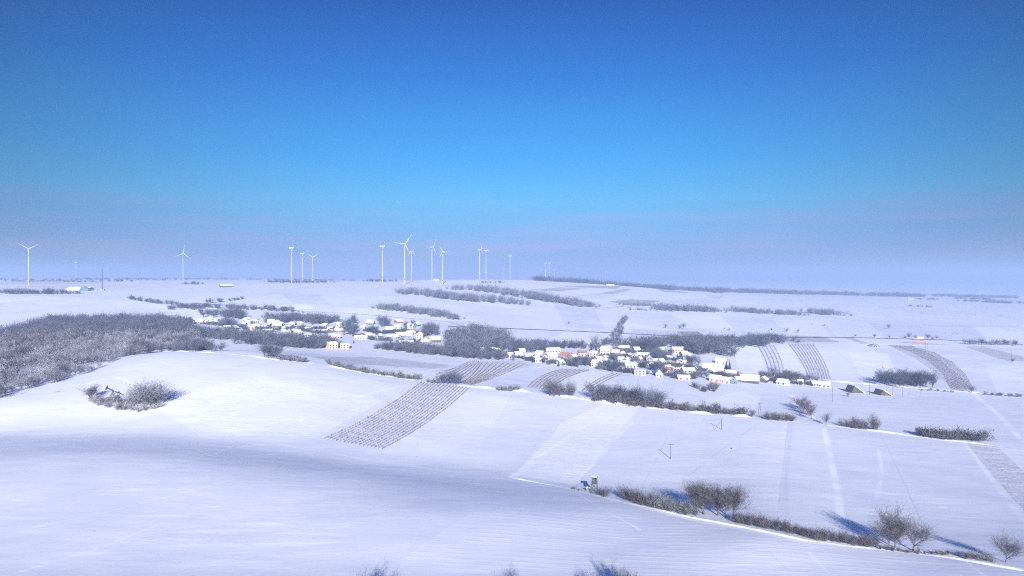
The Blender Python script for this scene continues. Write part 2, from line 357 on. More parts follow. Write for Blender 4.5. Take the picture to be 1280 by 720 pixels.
def snow_material():
    m = bpy.data.materials.new('snow_ground'); m.use_nodes = True; nt = m.node_tree; N = nt.nodes; Lk = nt.links.new
    b = N['Principled BSDF']; b.inputs['Roughness'].default_value = .62; b.inputs['Specular IOR Level'].default_value = .25
    geo = N.new('ShaderNodeNewGeometry')
    def attr(n): a = N.new('ShaderNodeAttribute'); a.attribute_name = n; return a.outputs['Fac']
    def noise(scale, detail=5, rot=0, sc=(1, 1, 1), dist=0):
        mp = N.new('ShaderNodeMapping'); mp.inputs['Rotation'].default_value = (0, 0, rot); mp.inputs['Scale'].default_value = sc
        Lk(geo.outputs['Position'], mp.inputs[0]); n = N.new('ShaderNodeTexNoise'); n.inputs['Scale'].default_value = scale
        n.inputs['Detail'].default_value = detail; n.inputs['Distortion'].default_value = dist; Lk(mp.outputs[0], n.inputs['Vector']); return n.outputs['Fac']
    def mth(op, a, c, clamp=False):
        n = N.new('ShaderNodeMath'); n.operation = op; n.use_clamp = clamp
        for k, v in enumerate((a, c)):
            if isinstance(v, (int, float)): n.inputs[k].default_value = v
            else: Lk(v, n.inputs[k])
        return n.outputs[0]
    def rng(v, a, c, lo=0, hi=1):
        n = N.new('ShaderNodeMapRange'); n.inputs[1].default_value = a; n.inputs[2].default_value = c; n.inputs[3].default_value = lo; n.inputs[4].default_value = hi; Lk(v, n.inputs[0]); return n.outputs[0]
    def mix(f, a, c):
        n = N.new('ShaderNodeMix'); n.data_type = 'RGBA'
        if isinstance(f, (int, float)): n.inputs[0].default_value = f
        else: Lk(f, n.inputs[0])
        for k, v in ((6, a), (7, c)):
            if isinstance(v, tuple): n.inputs[k].default_value = (*v, 1)
            else: Lk(v, n.inputs[k])
        return n.outputs[2]
    n_big = noise(.012, 3); n_mid = noise(.05, 5, .5, (1, 2.2, 1)); n_fine = noise(.55, 6, .35, (.35, 1.6, 1), .6)
    n_str = noise(.28, 5, -.25, (.16, 1.5, 1), .5)
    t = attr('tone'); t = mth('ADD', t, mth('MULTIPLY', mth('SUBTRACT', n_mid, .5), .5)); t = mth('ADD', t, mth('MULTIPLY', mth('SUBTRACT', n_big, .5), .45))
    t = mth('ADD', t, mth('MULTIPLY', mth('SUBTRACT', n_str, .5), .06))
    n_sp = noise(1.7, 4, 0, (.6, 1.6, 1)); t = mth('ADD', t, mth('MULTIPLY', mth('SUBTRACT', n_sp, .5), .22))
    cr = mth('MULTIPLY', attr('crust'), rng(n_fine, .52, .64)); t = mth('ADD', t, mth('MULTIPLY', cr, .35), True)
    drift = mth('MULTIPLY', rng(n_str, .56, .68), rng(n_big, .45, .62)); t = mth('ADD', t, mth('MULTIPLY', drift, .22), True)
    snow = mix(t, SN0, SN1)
    n_b = noise(.9, 6, .2, (1, 1, 1)); n_b2 = noise(.16, 3)
    bm = mth('ADD', attr('bare'), mth('MULTIPLY', mth('SUBTRACT', n_b, .5), 1.1)); bm = mth('ADD', bm, mth('MULTIPLY', mth('SUBTRACT', n_b2, .5), .5))
    bm = mth('MULTIPLY', rng(bm, .2, .75), rng(attr('bare'), 0, .12)); bm = mth('ADD', mth('MULTIPLY', bm, .75), mth('MULTIPLY', attr('bare'), .35), True)
    soil = mix(n_b, (.20, .155, .15), (.36, .30, .30))
    tuft = mth('MULTIPLY', mth('MULTIPLY', rng(n_b, .62, .70), rng(n_mid, .50, .62)), .35)
    snow = mix(tuft, snow, (.34, .31, .33))
    Lk(mix(bm, snow, soil), b.inputs['Base Color'])
    wv = N.new('ShaderNodeTexWave'); mp = N.new('ShaderNodeMapping'); mp.inputs['Rotation'].default_value = (0, 0, FUR_ROT); Lk(geo.outputs['Position'], mp.inputs[0]); Lk(mp.outputs[0], wv.inputs['Vector'])
    wv.inputs['Scale'].default_value = .10; wv.bands_direction = 'Y'; wv.inputs['Distortion'].default_value = .6; wv.inputs['Detail'].default_value = 1; wv.inputs['Detail Scale'].default_value = .3
    wf = mth('MULTIPLY', mth('MULTIPLY', rng(wv.outputs['Fac'], .55, 1), attr('furrow')), rng(n_mid, .35, .6, .25, 1))
    h = mth('ADD', mth('MULTIPLY', n_mid, .45), mth('MULTIPLY', n_fine, .035)); h = mth('ADD', h, mth('MULTIPLY', n_str, .025)); h = mth('ADD', h, mth('MULTIPLY', wf, .045))
    h = mth('ADD', h, mth('MULTIPLY', cr, .12))
    h = mth('ADD', h, mth('MULTIPLY', mth('MULTIPLY', n_b, attr('bare')), .5))
    bp = N.new('ShaderNodeBump'); bp.inputs['Strength'].default_value = .42; bp.inputs['Distance'].default_value = 1.0
    Lk(h, bp.inputs['Height']); Lk(bp.outputs[0], b.inputs['Normal'])
    return m
FUR_ROT = R(8)
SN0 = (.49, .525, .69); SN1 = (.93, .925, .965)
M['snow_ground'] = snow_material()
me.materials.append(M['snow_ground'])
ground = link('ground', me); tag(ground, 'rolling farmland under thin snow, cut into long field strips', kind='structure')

def ribbon(name, pts, w, m, label, lift=.12):
    pl = line(pts) if not isinstance(pts, np.ndarray) else pts
    v = []; f = []
    for i, p in enumerate(pl):
        a = pl[max(i-1, 0)]; b = pl[min(i+1, len(pl)-1)]; d = (b-a)[:2]; d /= np.linalg.norm(d)+1e-9; n = np.array([-d[1], d[0]])
        for s in (-1, -.33, .33, 1):
            q = p[:2]+n*s*w/2; v.append((q[0], q[1], hz(*q)+lift+(.04 if abs(s) < 1 else -.1)))
        if i:
            k = i*4
            for c in range(3): f.append((k-4+c, k-3+c, k+1+c, k+c))
    return tag(link(name, new_mesh(name, v, f, m)), label, kind='structure')
mat('road_wet', (.10, .10, .12), c2=(.24, .24, .28), scale=.05)
mat('road_snow', (.62, .63, .72), c2=(.42, .42, .48), scale=.2)
ribbon('road', [(560,408),(640,411),(740,415),(860,421),(960,422),(1060,422),(1180,425),(1279,431)], 7, 'road_wet', 'cleared dark country road crossing the snow above the village', .5)
ribbon('lane', [(340,387),(440,392),(500,397),(560,402),(580,408)], 4, 'road_snow', 'thin lane running down to the upper village', .4)
ribbon('lane', [(240,379),(290,382),(340,386)], 6, 'road_wet', 'dark lane on the slope left of the village', .4)

def bank(name, pts, h, w, label):
    """low snowed bank under a field edge, its face towards the sunny side"""
    pl = line(pts); pl = np.array([pl[j]+(pl[j+1]-pl[j])*q for j in range(len(pl)-1) for q in (0, .33, .67)]+[pl[-1]]); v = []; f = []; rg = np.random.RandomState(3)
    for i, p in enumerate(pl):
        a = pl[max(i-1, 0)]; b = pl[min(i+1, len(pl)-1)]; d = (b-a)[:2]; d /= np.linalg.norm(d)+1e-9; n = np.array([-d[1], d[0]]); n = n if n[1] > 0 else -n; p = p.copy(); p[:2] += n*(.5*math.sin(p[0]/6.)+.35*math.sin(p[0]/2.3))*w*.35
        e = min(i, len(pl)-1-i); k = h*float(np.clip(.38+.42*math.sin(p[0]/8.3+2*math.sin(p[0]/21.))+.3*math.sin(p[0]/3.1+p[1]/5.)+.25*(rg.rand()-.5), .05, 1))*min(1, e/3)
        for s, z in ((-.5, -.15), (0, .12*k), (.55, .8*k), (.85, 1.0*k), (1.3, .9*k), (2.4, -.15)):
            q = p[:2]+n*s*w; v.append((q[0], q[1], hz(*q)+z))
        if i:
            m = i*6
            for c in range(5): f.append((m-6+c, m-6+c+1, m+c+1, m+c))
    tag(link(name, new_mesh(name, v, f, 'road_bank', smooth=True)), label, kind='structure')
mat('road_bank', (.84, .84, .90), c2=(.60, .61, .70), scale=.35)
bank('field_bank', [(383,453),(430,462),(480,470),(525,477),(560,481.5),(600,485),(660,490.5),(740,501),(800,509),(860,516),(940,522)], 1.5, 2.6, 'bright snowy bank along the hedges below the village')
bank('field_bank', [(945,522),(990,527),(1050,534),(1100,540),(1160,548),(1230,556),(1279,563)], 1.1, 2.2, 'snowy bank under the hedges at the right')
bank('field_bank', [(640,598),(690,607),(740,618),(780,628),(860,647),(930,660),(1000,675),(1060,683),(1110,688),(1180,697),(1279,714)], .42, .9, 'low snowy bank under the lower right hedge')
bank('field_bank', [(188,439),(225,439.5),(262,441),(300,444),(345,450),(383,453)], .8, 2.0, 'snowy edge on top of the left hill')
bank('field_bank', [(1040,477),(1100,482),(1150,486),(1215,491),(1279,496)], 1.2, 3.0, 'snowy lane bank below the right fields')
# ------------------------------------------------------------------ bare winter trees, bushes, conifers
def tubes(segs, n=4):
    """(a,b,ra,rb) list -> triangle arrays"""
    A = np.array([s[0] for s in segs]); Bv = np.array([s[1] for s in segs]); ra = np.array([s[2] for s in segs]); rb = np.array([s[3] for s in segs])
    d = Bv-A; d /= np.linalg.norm(d, axis=1)[:, None]+1e-9
    ref = np.where(np.abs(d[:, 2:3]) < .9, np.array([[0, 0, 1.]]), np.array([[1., 0, 0]]))
    u = np.cross(d, ref); u /= np.linalg.norm(u, axis=1)[:, None]+1e-9; w = np.cross(d, u)
    V = []; S = len(segs)
    for (p, r) in ((A, ra), (Bv, rb)):
        for k in range(n):
            t = 2*math.pi*k/n; V.append(p+r[:, None]*(math.cos(t)*u+math.sin(t)*w))
    V = np.stack(V, 1).reshape(-1, 3); base = np.arange(S)[:, None]*(2*n); Tt = []
    for k in range(n):
        k2 = (k+1) % n
        Tt.append(base+np.array([[k, k2, n+k2]])); Tt.append(base+np.array([[k, n+k2, n+k]]))
    return V, np.stack(Tt, 1).reshape(-1, 3)
def twigs(A, Dr, L, w):
    """thin tapering twig blades, one triangle each, from points A along Dr"""
    n = len(A); rnd = np.random.normal(size=(n, 3)); s = np.cross(Dr, rnd); s /= np.linalg.norm(s, axis=1)[:, None]+1e-9
    V = np.stack([A-s*w/2, A+s*w/2, A+Dr*L[:, None]], 1).reshape(-1, 3)
    return V, np.arange(3*n).reshape(-1, 3)
def skeleton(h, stems, spread, lv, seed, nb=(5, 7), trunkf=.3, r0=None, lean=.15):
    rg = np.random.RandomState(seed); big = []; small = []; tips = []
    def grow(p, d, L, r, k):
        nseg = 3; q = p
        for s in range(nseg):
            d = d+rg.normal(size=3)*.10; d[2] += .07; d /= np.linalg.norm(d)
            q2 = q+d*L/nseg; ra = r*(1-.22*s); rb = r*(1-.22*(s+1)); (big if k <= 1 else small).append((q, q2, ra, rb))
            if k < lv and (s >= 1 or k > 0 or lv < 3):
                for _ in range(rg.randint(*nb)//(2 if k else 2)+0):
                    ang = (rg.uniform(.3, .95) if k == 0 else rg.uniform(.35, .95))*spread; az = rg.uniform(0, 2*math.pi)
                    u = np.cross(d, (0, 0, 1) if abs(d[2]) < .95 else (1, 0, 0)); u /= np.linalg.norm(u); v = np.cross(d, u)
                    nd = d*math.cos(ang)+(u*math.cos(az)+v*math.sin(az))*math.sin(ang)
                    grow(q+(q2-q)*rg.uniform(.2, 1), nd, L*(rg.uniform(1.2, 1.9) if k == 0 else rg.uniform(.45, .7)), rb*.6, k+1)
            if k >= lv-1: tips.append((q2, d))
            q = q2
    for s in range(stems):
        az = rg.uniform(0, 6.28); ln = lean*(0 if stems == 1 else rg.uniform(.4, 1.6))
        d = np.array([math.cos(az)*ln, math.sin(az)*ln, 1.]); d /= np.linalg.norm(d)
        grow(np.array([math.cos(az)*.1*(stems > 1), math.sin(az)*.1*(stems > 1), -.3]), d, h*(.26 if lv > 2 else .42 if lv > 1 else .8)*rg.uniform(.85, 1.1), (r0 or h*.02)*(1 if stems == 1 else .6), 0)
    return big, small, tips
def tree_arrays(h, stems, spread, lv, seed, ntw, tl, tw, **k):
    big, small, tips = skeleton(h, stems, spread, lv, seed, **k)
    rg = np.random.RandomState(seed+5)
    np.random.seed(seed)
    P0 = np.array([t[0] for t in tips]); D0 = np.array([t[1] for t in tips])
    i = rg.randint(0, len(P0), ntw); a = P0[i]+rg.normal(size=(ntw, 3))*h*.025; d = D0[i]+rg.normal(size=(ntw, 3))*.55; d[:, 2] += .15; d /= np.linalg.norm(d, axis=1)[:, None]
    tv, tt = twigs(a, d, rg.uniform(.5, 1.3, ntw)*tl, tw)
    bv, bt = tubes(big, 5)
    if small: sv, st = tubes(small, 3); cv = np.concatenate([sv, tv]); ct = np.concatenate([st, tt+len(sv)])
    else: cv, ct = tv, tt
    zmax = max(np.percentile(tv[:, 2], 95), .1); s = h/zmax
    return (bv*s, bt), (cv*s, ct)
def one(a):  # trunk + crown joined
    (bv, bt), (cv, ct) = a
    return np.concatenate([bv, cv]), np.concatenate([bt, ct+len(bv)]), np.concatenate([np.zeros(len(bt), int), np.ones(len(ct), int)])
def cone_arrays(h, seed, n=520):
    rg = np.random.RandomState(seed); bv, bt = tubes([(np.array([0, 0, -.3]), np.array([0, 0, h*.97]), h*.02, .02)], 5)
    z = h*(.06+.92*rg.uniform(0, 1, n)**1.25); az = rg.uniform(0, 6.28, n); rad = (h-z)*.24*rg.uniform(.75, 1.1, n)+.05
    dr = np.stack([np.cos(az), np.sin(az), np.full(n, -.22)], 1); c = np.stack([np.zeros(n), np.zeros(n), z], 1)
    s = np.stack([-np.sin(az), np.cos(az), np.zeros(n)], 1)*(rad*.36)[:, None]
    mid = c+dr*(rad*.55)[:, None]
    V = np.stack([c, mid-s, c+dr*rad[:, None], mid+s], 1).reshape(-1, 3); b = np.arange(n)[:, None]*4
    Tt = np.concatenate([b+[[0, 1, 2]], b+[[0, 2, 3]]])
    return (bv, bt), (V, Tt)
# prototypes of unit kinds, each several shapes: detailed near ones and light far ones
NEAR = [tree_arrays(9.0, 1, .85, 4, 11+i, 2300, .62, .038, nb=(6, 9)) for i in range(4)]
NEARM = [tree_arrays(9.0, 3, .8, 3, 31+i, 2000, .75, .045, nb=(6, 9)) for i in range(3)]
MID = [tree_arrays(9.0, 1 if i % 2 else 3, .85, 3, 51+i, 760, .95, .085, nb=(5, 8)) for i in range(5)]
BUSH = [tree_arrays(3.0, 6, .75, 2, 71+i, 650, .6, .055, nb=(5, 8), lean=.55) for i in range(5)]
BUSHM = [tree_arrays(3.0, 5, .8, 2, 91+i, 420, .75, .12, nb=(4, 6), lean=.6) for i in range(4)]
FAR_ = [tree_arrays(9.0, 3, .85, 2, 111+i, 330, 1.9, .26, nb=(4, 6), lean=.3) for i in range(6)]
FBUSH = [tree_arrays(3.0, 4, .8, 1, 131+i, 120, 1.0, .25, nb=(4, 6), lean=.7) for i in range(4)]
CONE = [cone_arrays(9.0, 151+i) for i in range(3)]
_mc = {}
def proto(kind, i, leaf):
    """mesh data of trunk and crown, or of both joined, made once per kind, shape and colour"""
    key = (kind, i, leaf)
    if key not in _mc:
        arr = {'near': NEAR, 'nearm': NEARM, 'mid': MID, 'bush': BUSH, 'bushm': BUSHM, 'far': FAR_, 'fbush': FBUSH, 'cone': CONE}[kind][i]
        if kind in ('near', 'nearm', 'bush'):
            _mc[key] = (tri_mesh('trunk', *arr[0], 'bark'), tri_mesh('crown', *arr[1], leaf))
        else:
            v, t, mi = one(arr); _mc[key] = (tri_mesh('tree', v, t, ['bark', leaf], mi),)
    return _mc[key]
NSH = {'near': 4, 'nearm': 3, 'mid': 5, 'bush': 5, 'bushm': 4, 'far': 6, 'fbush': 4, 'cone': 3}
BASEH = {'near': 9, 'nearm': 9, 'mid': 9, 'bush': 3, 'bushm': 3, 'far': 9, 'fbush': 3, 'cone': 9}
rt = random.Random(99)
COUNT = {}
def plant(kind, p, h, label, group=None, leaf='twig_grey', name=None, cat=None, wid=None):
    i = rt.randrange(NSH[kind]); s = h/BASEH[kind]; w = s*(wid or rt.uniform(.9, 1.15)); sc = (w, w, s)
    isb = 'bush' in kind; name = name or ('bush' if isb else ('conifer' if kind == 'cone' else 'bare_tree'))
    cat = cat or ('bush' if isb else 'tree'); ms = proto(kind, i, leaf); rz = rt.uniform(0, 6.28)
    COUNT[cat] = COUNT.get(cat, 0)+1
    if len(ms) == 1: o = link(name, ms[0], None, p, rz, sc)
    else:
        o = empty(name, p, rz, sc); link('trunk' if not isb else 'stems', ms[0], o); link('crown' if not isb else 'twigs', ms[1], o)
    return tag(o, label, cat, group)
def clump(kind, pts, n, h, wpx, label, group, leaf='twig_grey', name=None, dy=0):
    """n single plants strewn along an image polyline on the ground, h = (lowest, tallest) in metres, wpx = spread in metres"""
    pl = line(pts) if len(pts) > 1 else np.array([at(*pts[0])]*2); seg = np.linalg.norm(np.diff(pl[:, :2], axis=0), axis=1); cum = np.concatenate([[0], np.cumsum(seg)])
    for k in range(n):
        t = (k+rt.uniform(.1, .9))/n*cum[-1]; x = np.interp(t, cum, pl[:, 0]); y = np.interp(t, cum, pl[:, 1])
        x += rt.uniform(-.5, .5)*wpx; y += rt.uniform(-.1, .9)*wpx
        if dy: q = at(640+F*x/y, 345-(hz(x, y)-CZ)/y*F-rt.uniform(0, dy)); x, y = q[0], q[1]
        plant(kind, (x, y, hz(x, y)), rt.uniform(*h), label, group if n > 1 else None, leaf, name)
def strew(arrs, P3, hs, leaf, name, label, baseh=9.0, cat='wood', w=(.9, 1.2)):
    """one mass of trees nobody could count: one mesh"""
    prep = [one(a) for a in arrs]; V = []; Tt = []; MI = []; off = 0
    for p, h in zip(P3, hs):
        v, t, mi = prep[rt.randrange(len(prep))]; s = h/baseh; a = rt.uniform(0, 6.28); ws = s*rt.uniform(*w)
        c, sn = math.cos(a)*ws, math.sin(a)*ws
        q = np.stack([v[:, 0]*c-v[:, 1]*sn+p[0], v[:, 0]*sn+v[:, 1]*c+p[1], v[:, 2]*s+p[2]], 1)
        V.append(q); Tt.append(t+off); MI.append(mi); off += len(v)
    return tag(link(name, tri_mesh(name, np.concatenate(V), np.concatenate(Tt), ['bark', leaf], np.concatenate(MI))), label, cat, kind='stuff')
def belt(pts, width, dens, h, label, leaf='twig_grey', name='tree_belt', kind='far', cat='tree belt'):
    pl = line(pts); seg = np.linalg.norm(np.diff(pl[:, :2], axis=0), axis=1); cum = np.concatenate([[0], np.cumsum(seg)]); n = int(cum[-1]*width/dens)+3; P3 = []; hs = []
    for k in range(n):
        t = rt.uniform(0, cum[-1]); x = np.interp(t, cum, pl[:, 0])+rt.uniform(-.5, .5)*width; y = np.interp(t, cum, pl[:, 1])+rt.uniform(0, 1)*width
        e = min(1, .55+min(t, cum[-1]-t)/(cum[-1]*.12+1)*.5); P3.append((x, y, hz(x, y))); hs.append(rt.uniform(*h)*e)
    arrs, bh = {'far': (FAR_, 9.), 'fbush': (FBUSH, 3.), 'bushm': (BUSHM, 3.), 'mid': (MID, 9.)}[kind]
    return strew(arrs, P3, hs, leaf, name, label, bh, cat)
def wood(poly, dens, h, label, leaf, name='wood', kind='far', maxn=1500):
    pl = np.array([p if len(p) == 3 else at(*p) for p in poly]); x0, y0 = pl[:, :2].min(0); x1, y1 = pl[:, :2].max(0); n = int((x1-x0)*(y1-y0)/dens); P3 = []; hs = []
    rg = np.random.RandomState(int(x1*7) % 1000)
    for k in range(n):
        x = rg.uniform(x0, x1); y = rg.uniform(y0, y1); ins = False; m = len(pl)
        for i in range(m):
            xa, ya = pl[i, :2]; xb, yb = pl[(i+1) % m, :2]
            if (ya > y) != (yb > y) and x < (xb-xa)*(y-ya)/(yb-ya+1e-9)+xa: ins = not ins
        if ins: P3.append((x, y, hz(x, y))); hs.append(rg.uniform(*h))
    P3 = P3[:maxn]; hs = hs[:maxn]; print('WOOD', name, label[:30], len(P3))
    arrs, bh = {'far': (FAR_, 9.), 'fbush': (FBUSH, 3.), 'bushm': (BUSHM, 3.), 'mid': (MID, 9.)}[kind]
    return strew(arrs, P3, hs, leaf, name, label, bh)
# ------------------------------------------------------------------ woods and belts too dense to count
wood([(-60,505),(0,499),(60,482),(130,458),(190,441),(225,436),(262,436),(250,424),(200,420),(120,418),(60,420),(0,425),(-60,430)], 36, (3, 10), 'brown frosted wood on the slope at the left edge', 'twig_frosty_wood', maxn=1500)
wood([(-60,432),(0,427),(60,421),(120,419),(200,421),(300,427),(370,434),(425,436),(420,428),(340,423),(250,414),(200,407),(120,403),(60,405),(25,412),(-60,424)], 50, (5, 12), 'grey leafless wood reaching from the left towards the village', 'twig_grey', maxn=1100)
wood([(20,413),(60,408),(120,405),(200,409),(225,412),(240,405),(200,399),(120,400),(60,401)], 55, (8, 12), 'grey tree mass behind the brown wood at the left', 'twig_grey', maxn=450)
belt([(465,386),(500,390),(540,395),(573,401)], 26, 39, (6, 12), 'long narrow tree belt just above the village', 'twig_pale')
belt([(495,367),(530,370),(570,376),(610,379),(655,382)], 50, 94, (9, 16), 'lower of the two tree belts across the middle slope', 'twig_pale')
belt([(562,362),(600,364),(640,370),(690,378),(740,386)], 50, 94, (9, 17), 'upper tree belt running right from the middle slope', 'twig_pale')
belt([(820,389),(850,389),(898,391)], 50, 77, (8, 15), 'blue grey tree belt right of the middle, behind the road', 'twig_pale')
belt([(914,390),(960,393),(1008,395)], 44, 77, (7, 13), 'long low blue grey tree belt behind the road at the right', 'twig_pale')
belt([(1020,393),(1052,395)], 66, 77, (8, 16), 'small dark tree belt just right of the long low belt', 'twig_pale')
belt([(340,353),(370,354),(415,354)], 66, 222, (5, 10), 'low dark thicket under the trio of wind turbines', 'twig_far')
belt([(457,352),(478,352.5),(495,352.5)], 44, 171, (5, 9), 'low thicket under a lone turbine on the crest', 'twig_far')
belt([(228,355.5),(250,356)], 44, 171, (5, 10), 'small thicket beside the second turbine from the left', 'twig_far')
belt([(600,354),(628,354)], 44, 171, (4, 9), 'faint thicket on the crest below two turbines', 'twig_far')
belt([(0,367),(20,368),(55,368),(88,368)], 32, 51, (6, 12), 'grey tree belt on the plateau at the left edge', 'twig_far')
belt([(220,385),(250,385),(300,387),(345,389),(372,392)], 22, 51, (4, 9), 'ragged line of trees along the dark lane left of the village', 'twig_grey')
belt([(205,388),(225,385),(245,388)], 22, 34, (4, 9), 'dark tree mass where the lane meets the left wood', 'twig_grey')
belt([(320,405),(350,404),(380,403),(402,407)], 44, 51, (7, 13), 'grey wood behind the left part of the village', 'twig_grey')
belt([(330,397),(345,398),(372,399)], 24, 51, (5, 9), 'upper fringe of trees above the left part of the village', 'twig_grey')
belt([(775,382),(800,383),(826,383)], 30, 77, (4, 8), 'small frosted orchard on the hillside right of the middle', 'twig_pale')
belt([(787,388),(815,389)], 14, 77, (3, 7), 'thin hedge under the hillside orchard', 'twig_far', 'hedge')
belt([(1177,418),(1200,418)], 10, 77, (1, 2), 'faint hedge line on the right plain', 'twig_far', 'hedge')
wood([(-60,438),(0,434),(60,430),(110,424),(110,418),(60,421),(0,427),(-60,432)], 45, (6, 10.5), 'reddish brown wood between the frosted and the grey wood at the left', 'twig_reddish', maxn=400)
# forest on the far ridge and on the plain
def far_belt(pts, width, dens, h, label):
    P3 = []; hs = []
    for (a, b) in zip(pts[:-1], pts[1:]):
        A = far(a[0], a[1]); Bq = far(b[0], b[1]); L = np.linalg.norm((Bq-A)[:2]); n = int(L*width/dens)+2
        for k in range(n):
            t = rt.random(); x = A[0]+(Bq[0]-A[0])*t; y = A[1]+(Bq[1]-A[1])*t+rt.uniform(0, width); P3.append((x, y, hz(x, y))); hs.append(rt.uniform(*h))
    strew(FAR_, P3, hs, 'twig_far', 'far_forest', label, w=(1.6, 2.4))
far_belt([(668,2550),(682,2600)], 60, 220, (14, 20), 'dark end of the forest on the middle crest')
far_belt([(682,2650),(760,2900),(860,3300),(960,3700),(1060,4000),(1160,4300)], 160, 900, (14, 24), 'long dark forest along the ridge right of the middle')
far_belt([(1180,4700),(1280,4900)], 150, 1300, (14, 22), 'dark forest far out on the right plain')
far_belt([(1210,3500),(1300,3300)], 90, 700, (10, 16), 'dark wood on the right plain, nearest the frame edge')
far_belt([(1195,4100),(1245,4150)], 90, 900, (10, 16), 'narrow wood before the far forest at the right')
far_belt([(1150,3600),(1180,3650)], 60, 700, (6, 12), 'small wood around the far white farm at the right')
far_belt([(1135,2500),(1168,2450)], 14, 120, (4, 7), 'thin hedge far out on the right plain')
far_belt([(890,3000),(905,2950)], 60, 400, (6, 10), 'small copse on the far slope right of the middle')
far_belt([(0,2700),(80,2700),(160,2750)], 70, 900, (6, 10), 'faint woods on the hazy plateau at the left')
far_belt([(-40,3500),(100,3600),(200,3500)], 90, 1300, (6, 12), 'hazy line of woods at the left horizon')
far_belt([(100,4800),(300,4700),(440,4500)], 150, 2600, (10, 16), 'dim forest on the hazy horizon behind the left turbines')

# ------------------------------------------------------------------ the copse with the oil pump, lower left
clump('bush', [(110,497),(117,503),(130,509),(145,512),(160,514),(178,515),(192,511),(199,507)], 22, (3.3, 5.4), 4, 'frosted bush in the front fringe of the small copse with the oil pump', 'bushes fringing the oil pump copse', 'twig_frost')
clump('mid', [(111,497),(118,500)], 3, (7.0, 8.3), 2, 'slim bare tree at the left end of the oil pump copse', 'slim trees at the left end of the copse', 'twig_brown')
clump('mid', [(165,509),(175,509),(185,510),(195,506)], 10, (10.2, 13.4), 7, 'bare frosted tree in the right half of the oil pump copse', 'trees in the right half of the copse', 'twig_frosty_wood')
plant('cone', at(191, 507), 12, 'narrow dark conifer standing tallest in the oil pump copse', leaf='needles')
clump('bush', [(122,505),(132,507),(160,508),(168,508)], 8, (3.2, 5.8), 4, 'dark bush behind the front fringe of the oil pump copse', 'inner bushes of the copse', 'twig_brown')
# ------------------------------------------------------------------ hedges and trees between the fields
clump('mid', [(331,447),(340,448),(348,449)], 5, (9.6, 12.8), 3, 'bare tree in the tight group at the top of the left hill', 'tree group on top of the left hill', 'twig_grey')
clump('bushm', [(350,450),(365,452),(384,453)], 10, (3.2, 5.1), 3, 'frosted bush in the short hedge right of the hilltop tree group', 'short hedge bushes on the left hill', 'olive_twig')
clump('bushm', [(410,455),(430,461),(455,466),(480,470),(505,473),(526,475)], 44, (2.6, 4.6), 2.5, 'dark bush in the long low hedge above the big vineyard', 'bushes of the long low hedge', 'olive_twig')
clump('bushm', [(536,478),(548,480)], 6, (2.6, 3.6), 2, 'low dark bush left of the round thicket above the vineyard', 'low bushes by the round thicket', 'olive_twig')
clump('mid', [(551,480),(562,481),(574,481)], 7, (7.0, 10.2), 4, 'bare tree of the round thicket at the top of the big vineyard', 'round thicket above the vineyard', 'twig_grey')
clump('bushm', [(622,488),(635,489),(649,489)], 9, (2.8, 4.4), 2, 'dark bush in the short hedge between two vineyards', 'short hedge between the vineyards', 'olive_twig')
clump('mid', [(685,495),(698,496),(716,496)], 8, (7.7, 12.2), 3, 'bare tree in the isolated row before the striped vineyard strip', 'isolated tree row before the village', 'twig_brown')
clump('mid', [(742,500),(760,502),(785,505),(800,507),(826,509)], 26, (8.3, 12.8), 4, 'bare tree in the taller left part of the long hedge before the village', 'taller trees of the long hedge', 'twig_grey')
clump('bushm', [(745,502),(790,508),(830,512),(880,516),(938,521)], 46, (3.3, 6.4), 5, 'brown bush in the long hedge before the village', 'bushes of the long hedge before the village', 'twig_brown')
clump('bush', [(960,525),(975,526),(995,527)], 12, (3.6, 5.1), 3, 'brown bush in the low thicket left of the leaning tree', 'low brown thicket on the track', 'twig_brown')
clump('mid', [(1002,510),(1010,518),(1015,525)], 5, (7.7, 10.2), 2, 'dense brown tree in the clump leaning over the track', 'dense brown trees over the track', 'twig_brown')
plant('mid', at(1032, 531), 7.5, 'lone slim bare tree between the dense brown clump and the low spreading trees', leaf='twig_brown')
clump('bush', [(1052,533),(1070,536),(1098,538)], 10, (3.8, 6.4), 3, 'bush under the low spreading trees right of the lone slim tree', 'bushes under the spreading trees', 'twig_brown')
plant('nearm', at(1069, 535), 7, 'small spreading tree at the left of the low hedge', leaf='twig_brown')
plant('nearm', at(1092, 538), 9.5, 'wide spreading bare tree at the right end of the low hedge', leaf='twig_brown')
clump('bushm', [(1150,544),(1165,548),(1190,550),(1230,552)], 26, (3.8, 6.7), 3, 'brown bush in the hedge near the right edge', 'hedge bushes near the right edge', 'twig_brown')
# ------------------------------------------------------------------ lower right hedge along the track
clump('bush', [(748,619),(759,622)], 4, (2.0, 3.3), 1.5, 'small bush just right of the hunting stand', 'small bushes by the hunting stand', 'twig_brown')
clump('bush', [(778,623),(800,630),(820,635)], 14, (3.1, 5.1), 2, 'frosted bush in the hedge right of the hunting stand', 'hedge bushes right of the hunting stand', 'twig_brown')
clump('bush', [(824,636),(840,640),(868,645)], 13, (2.8, 4.6), 2, 'olive grey bush left of the group of round crowned trees', 'olive bushes left of the round crowned trees', 'olive_twig')
clump('near', [(868,641),(890,644),(918,650)], 7, (8.5, 10.5), 2.5, 'bare round crowned tree of the group in the hedge below the utility pole', 'group of round crowned trees in the hedge', 'twig_brown')
clump('bush', [(918,653),(950,659),(985,666),(1010,672),(1040,678),(1098,686)], 52, (1.8, 3.4), 2.5, 'snow dusted bush in the thick hedge running to the pair of shadow casting trees', 'thick hedge of the lower right', 'twig_brown')
plant('near', at(1112, 683.5), 9.5, 'left one of the two slender bare trees with long blue shadows', leaf='twig_brown')
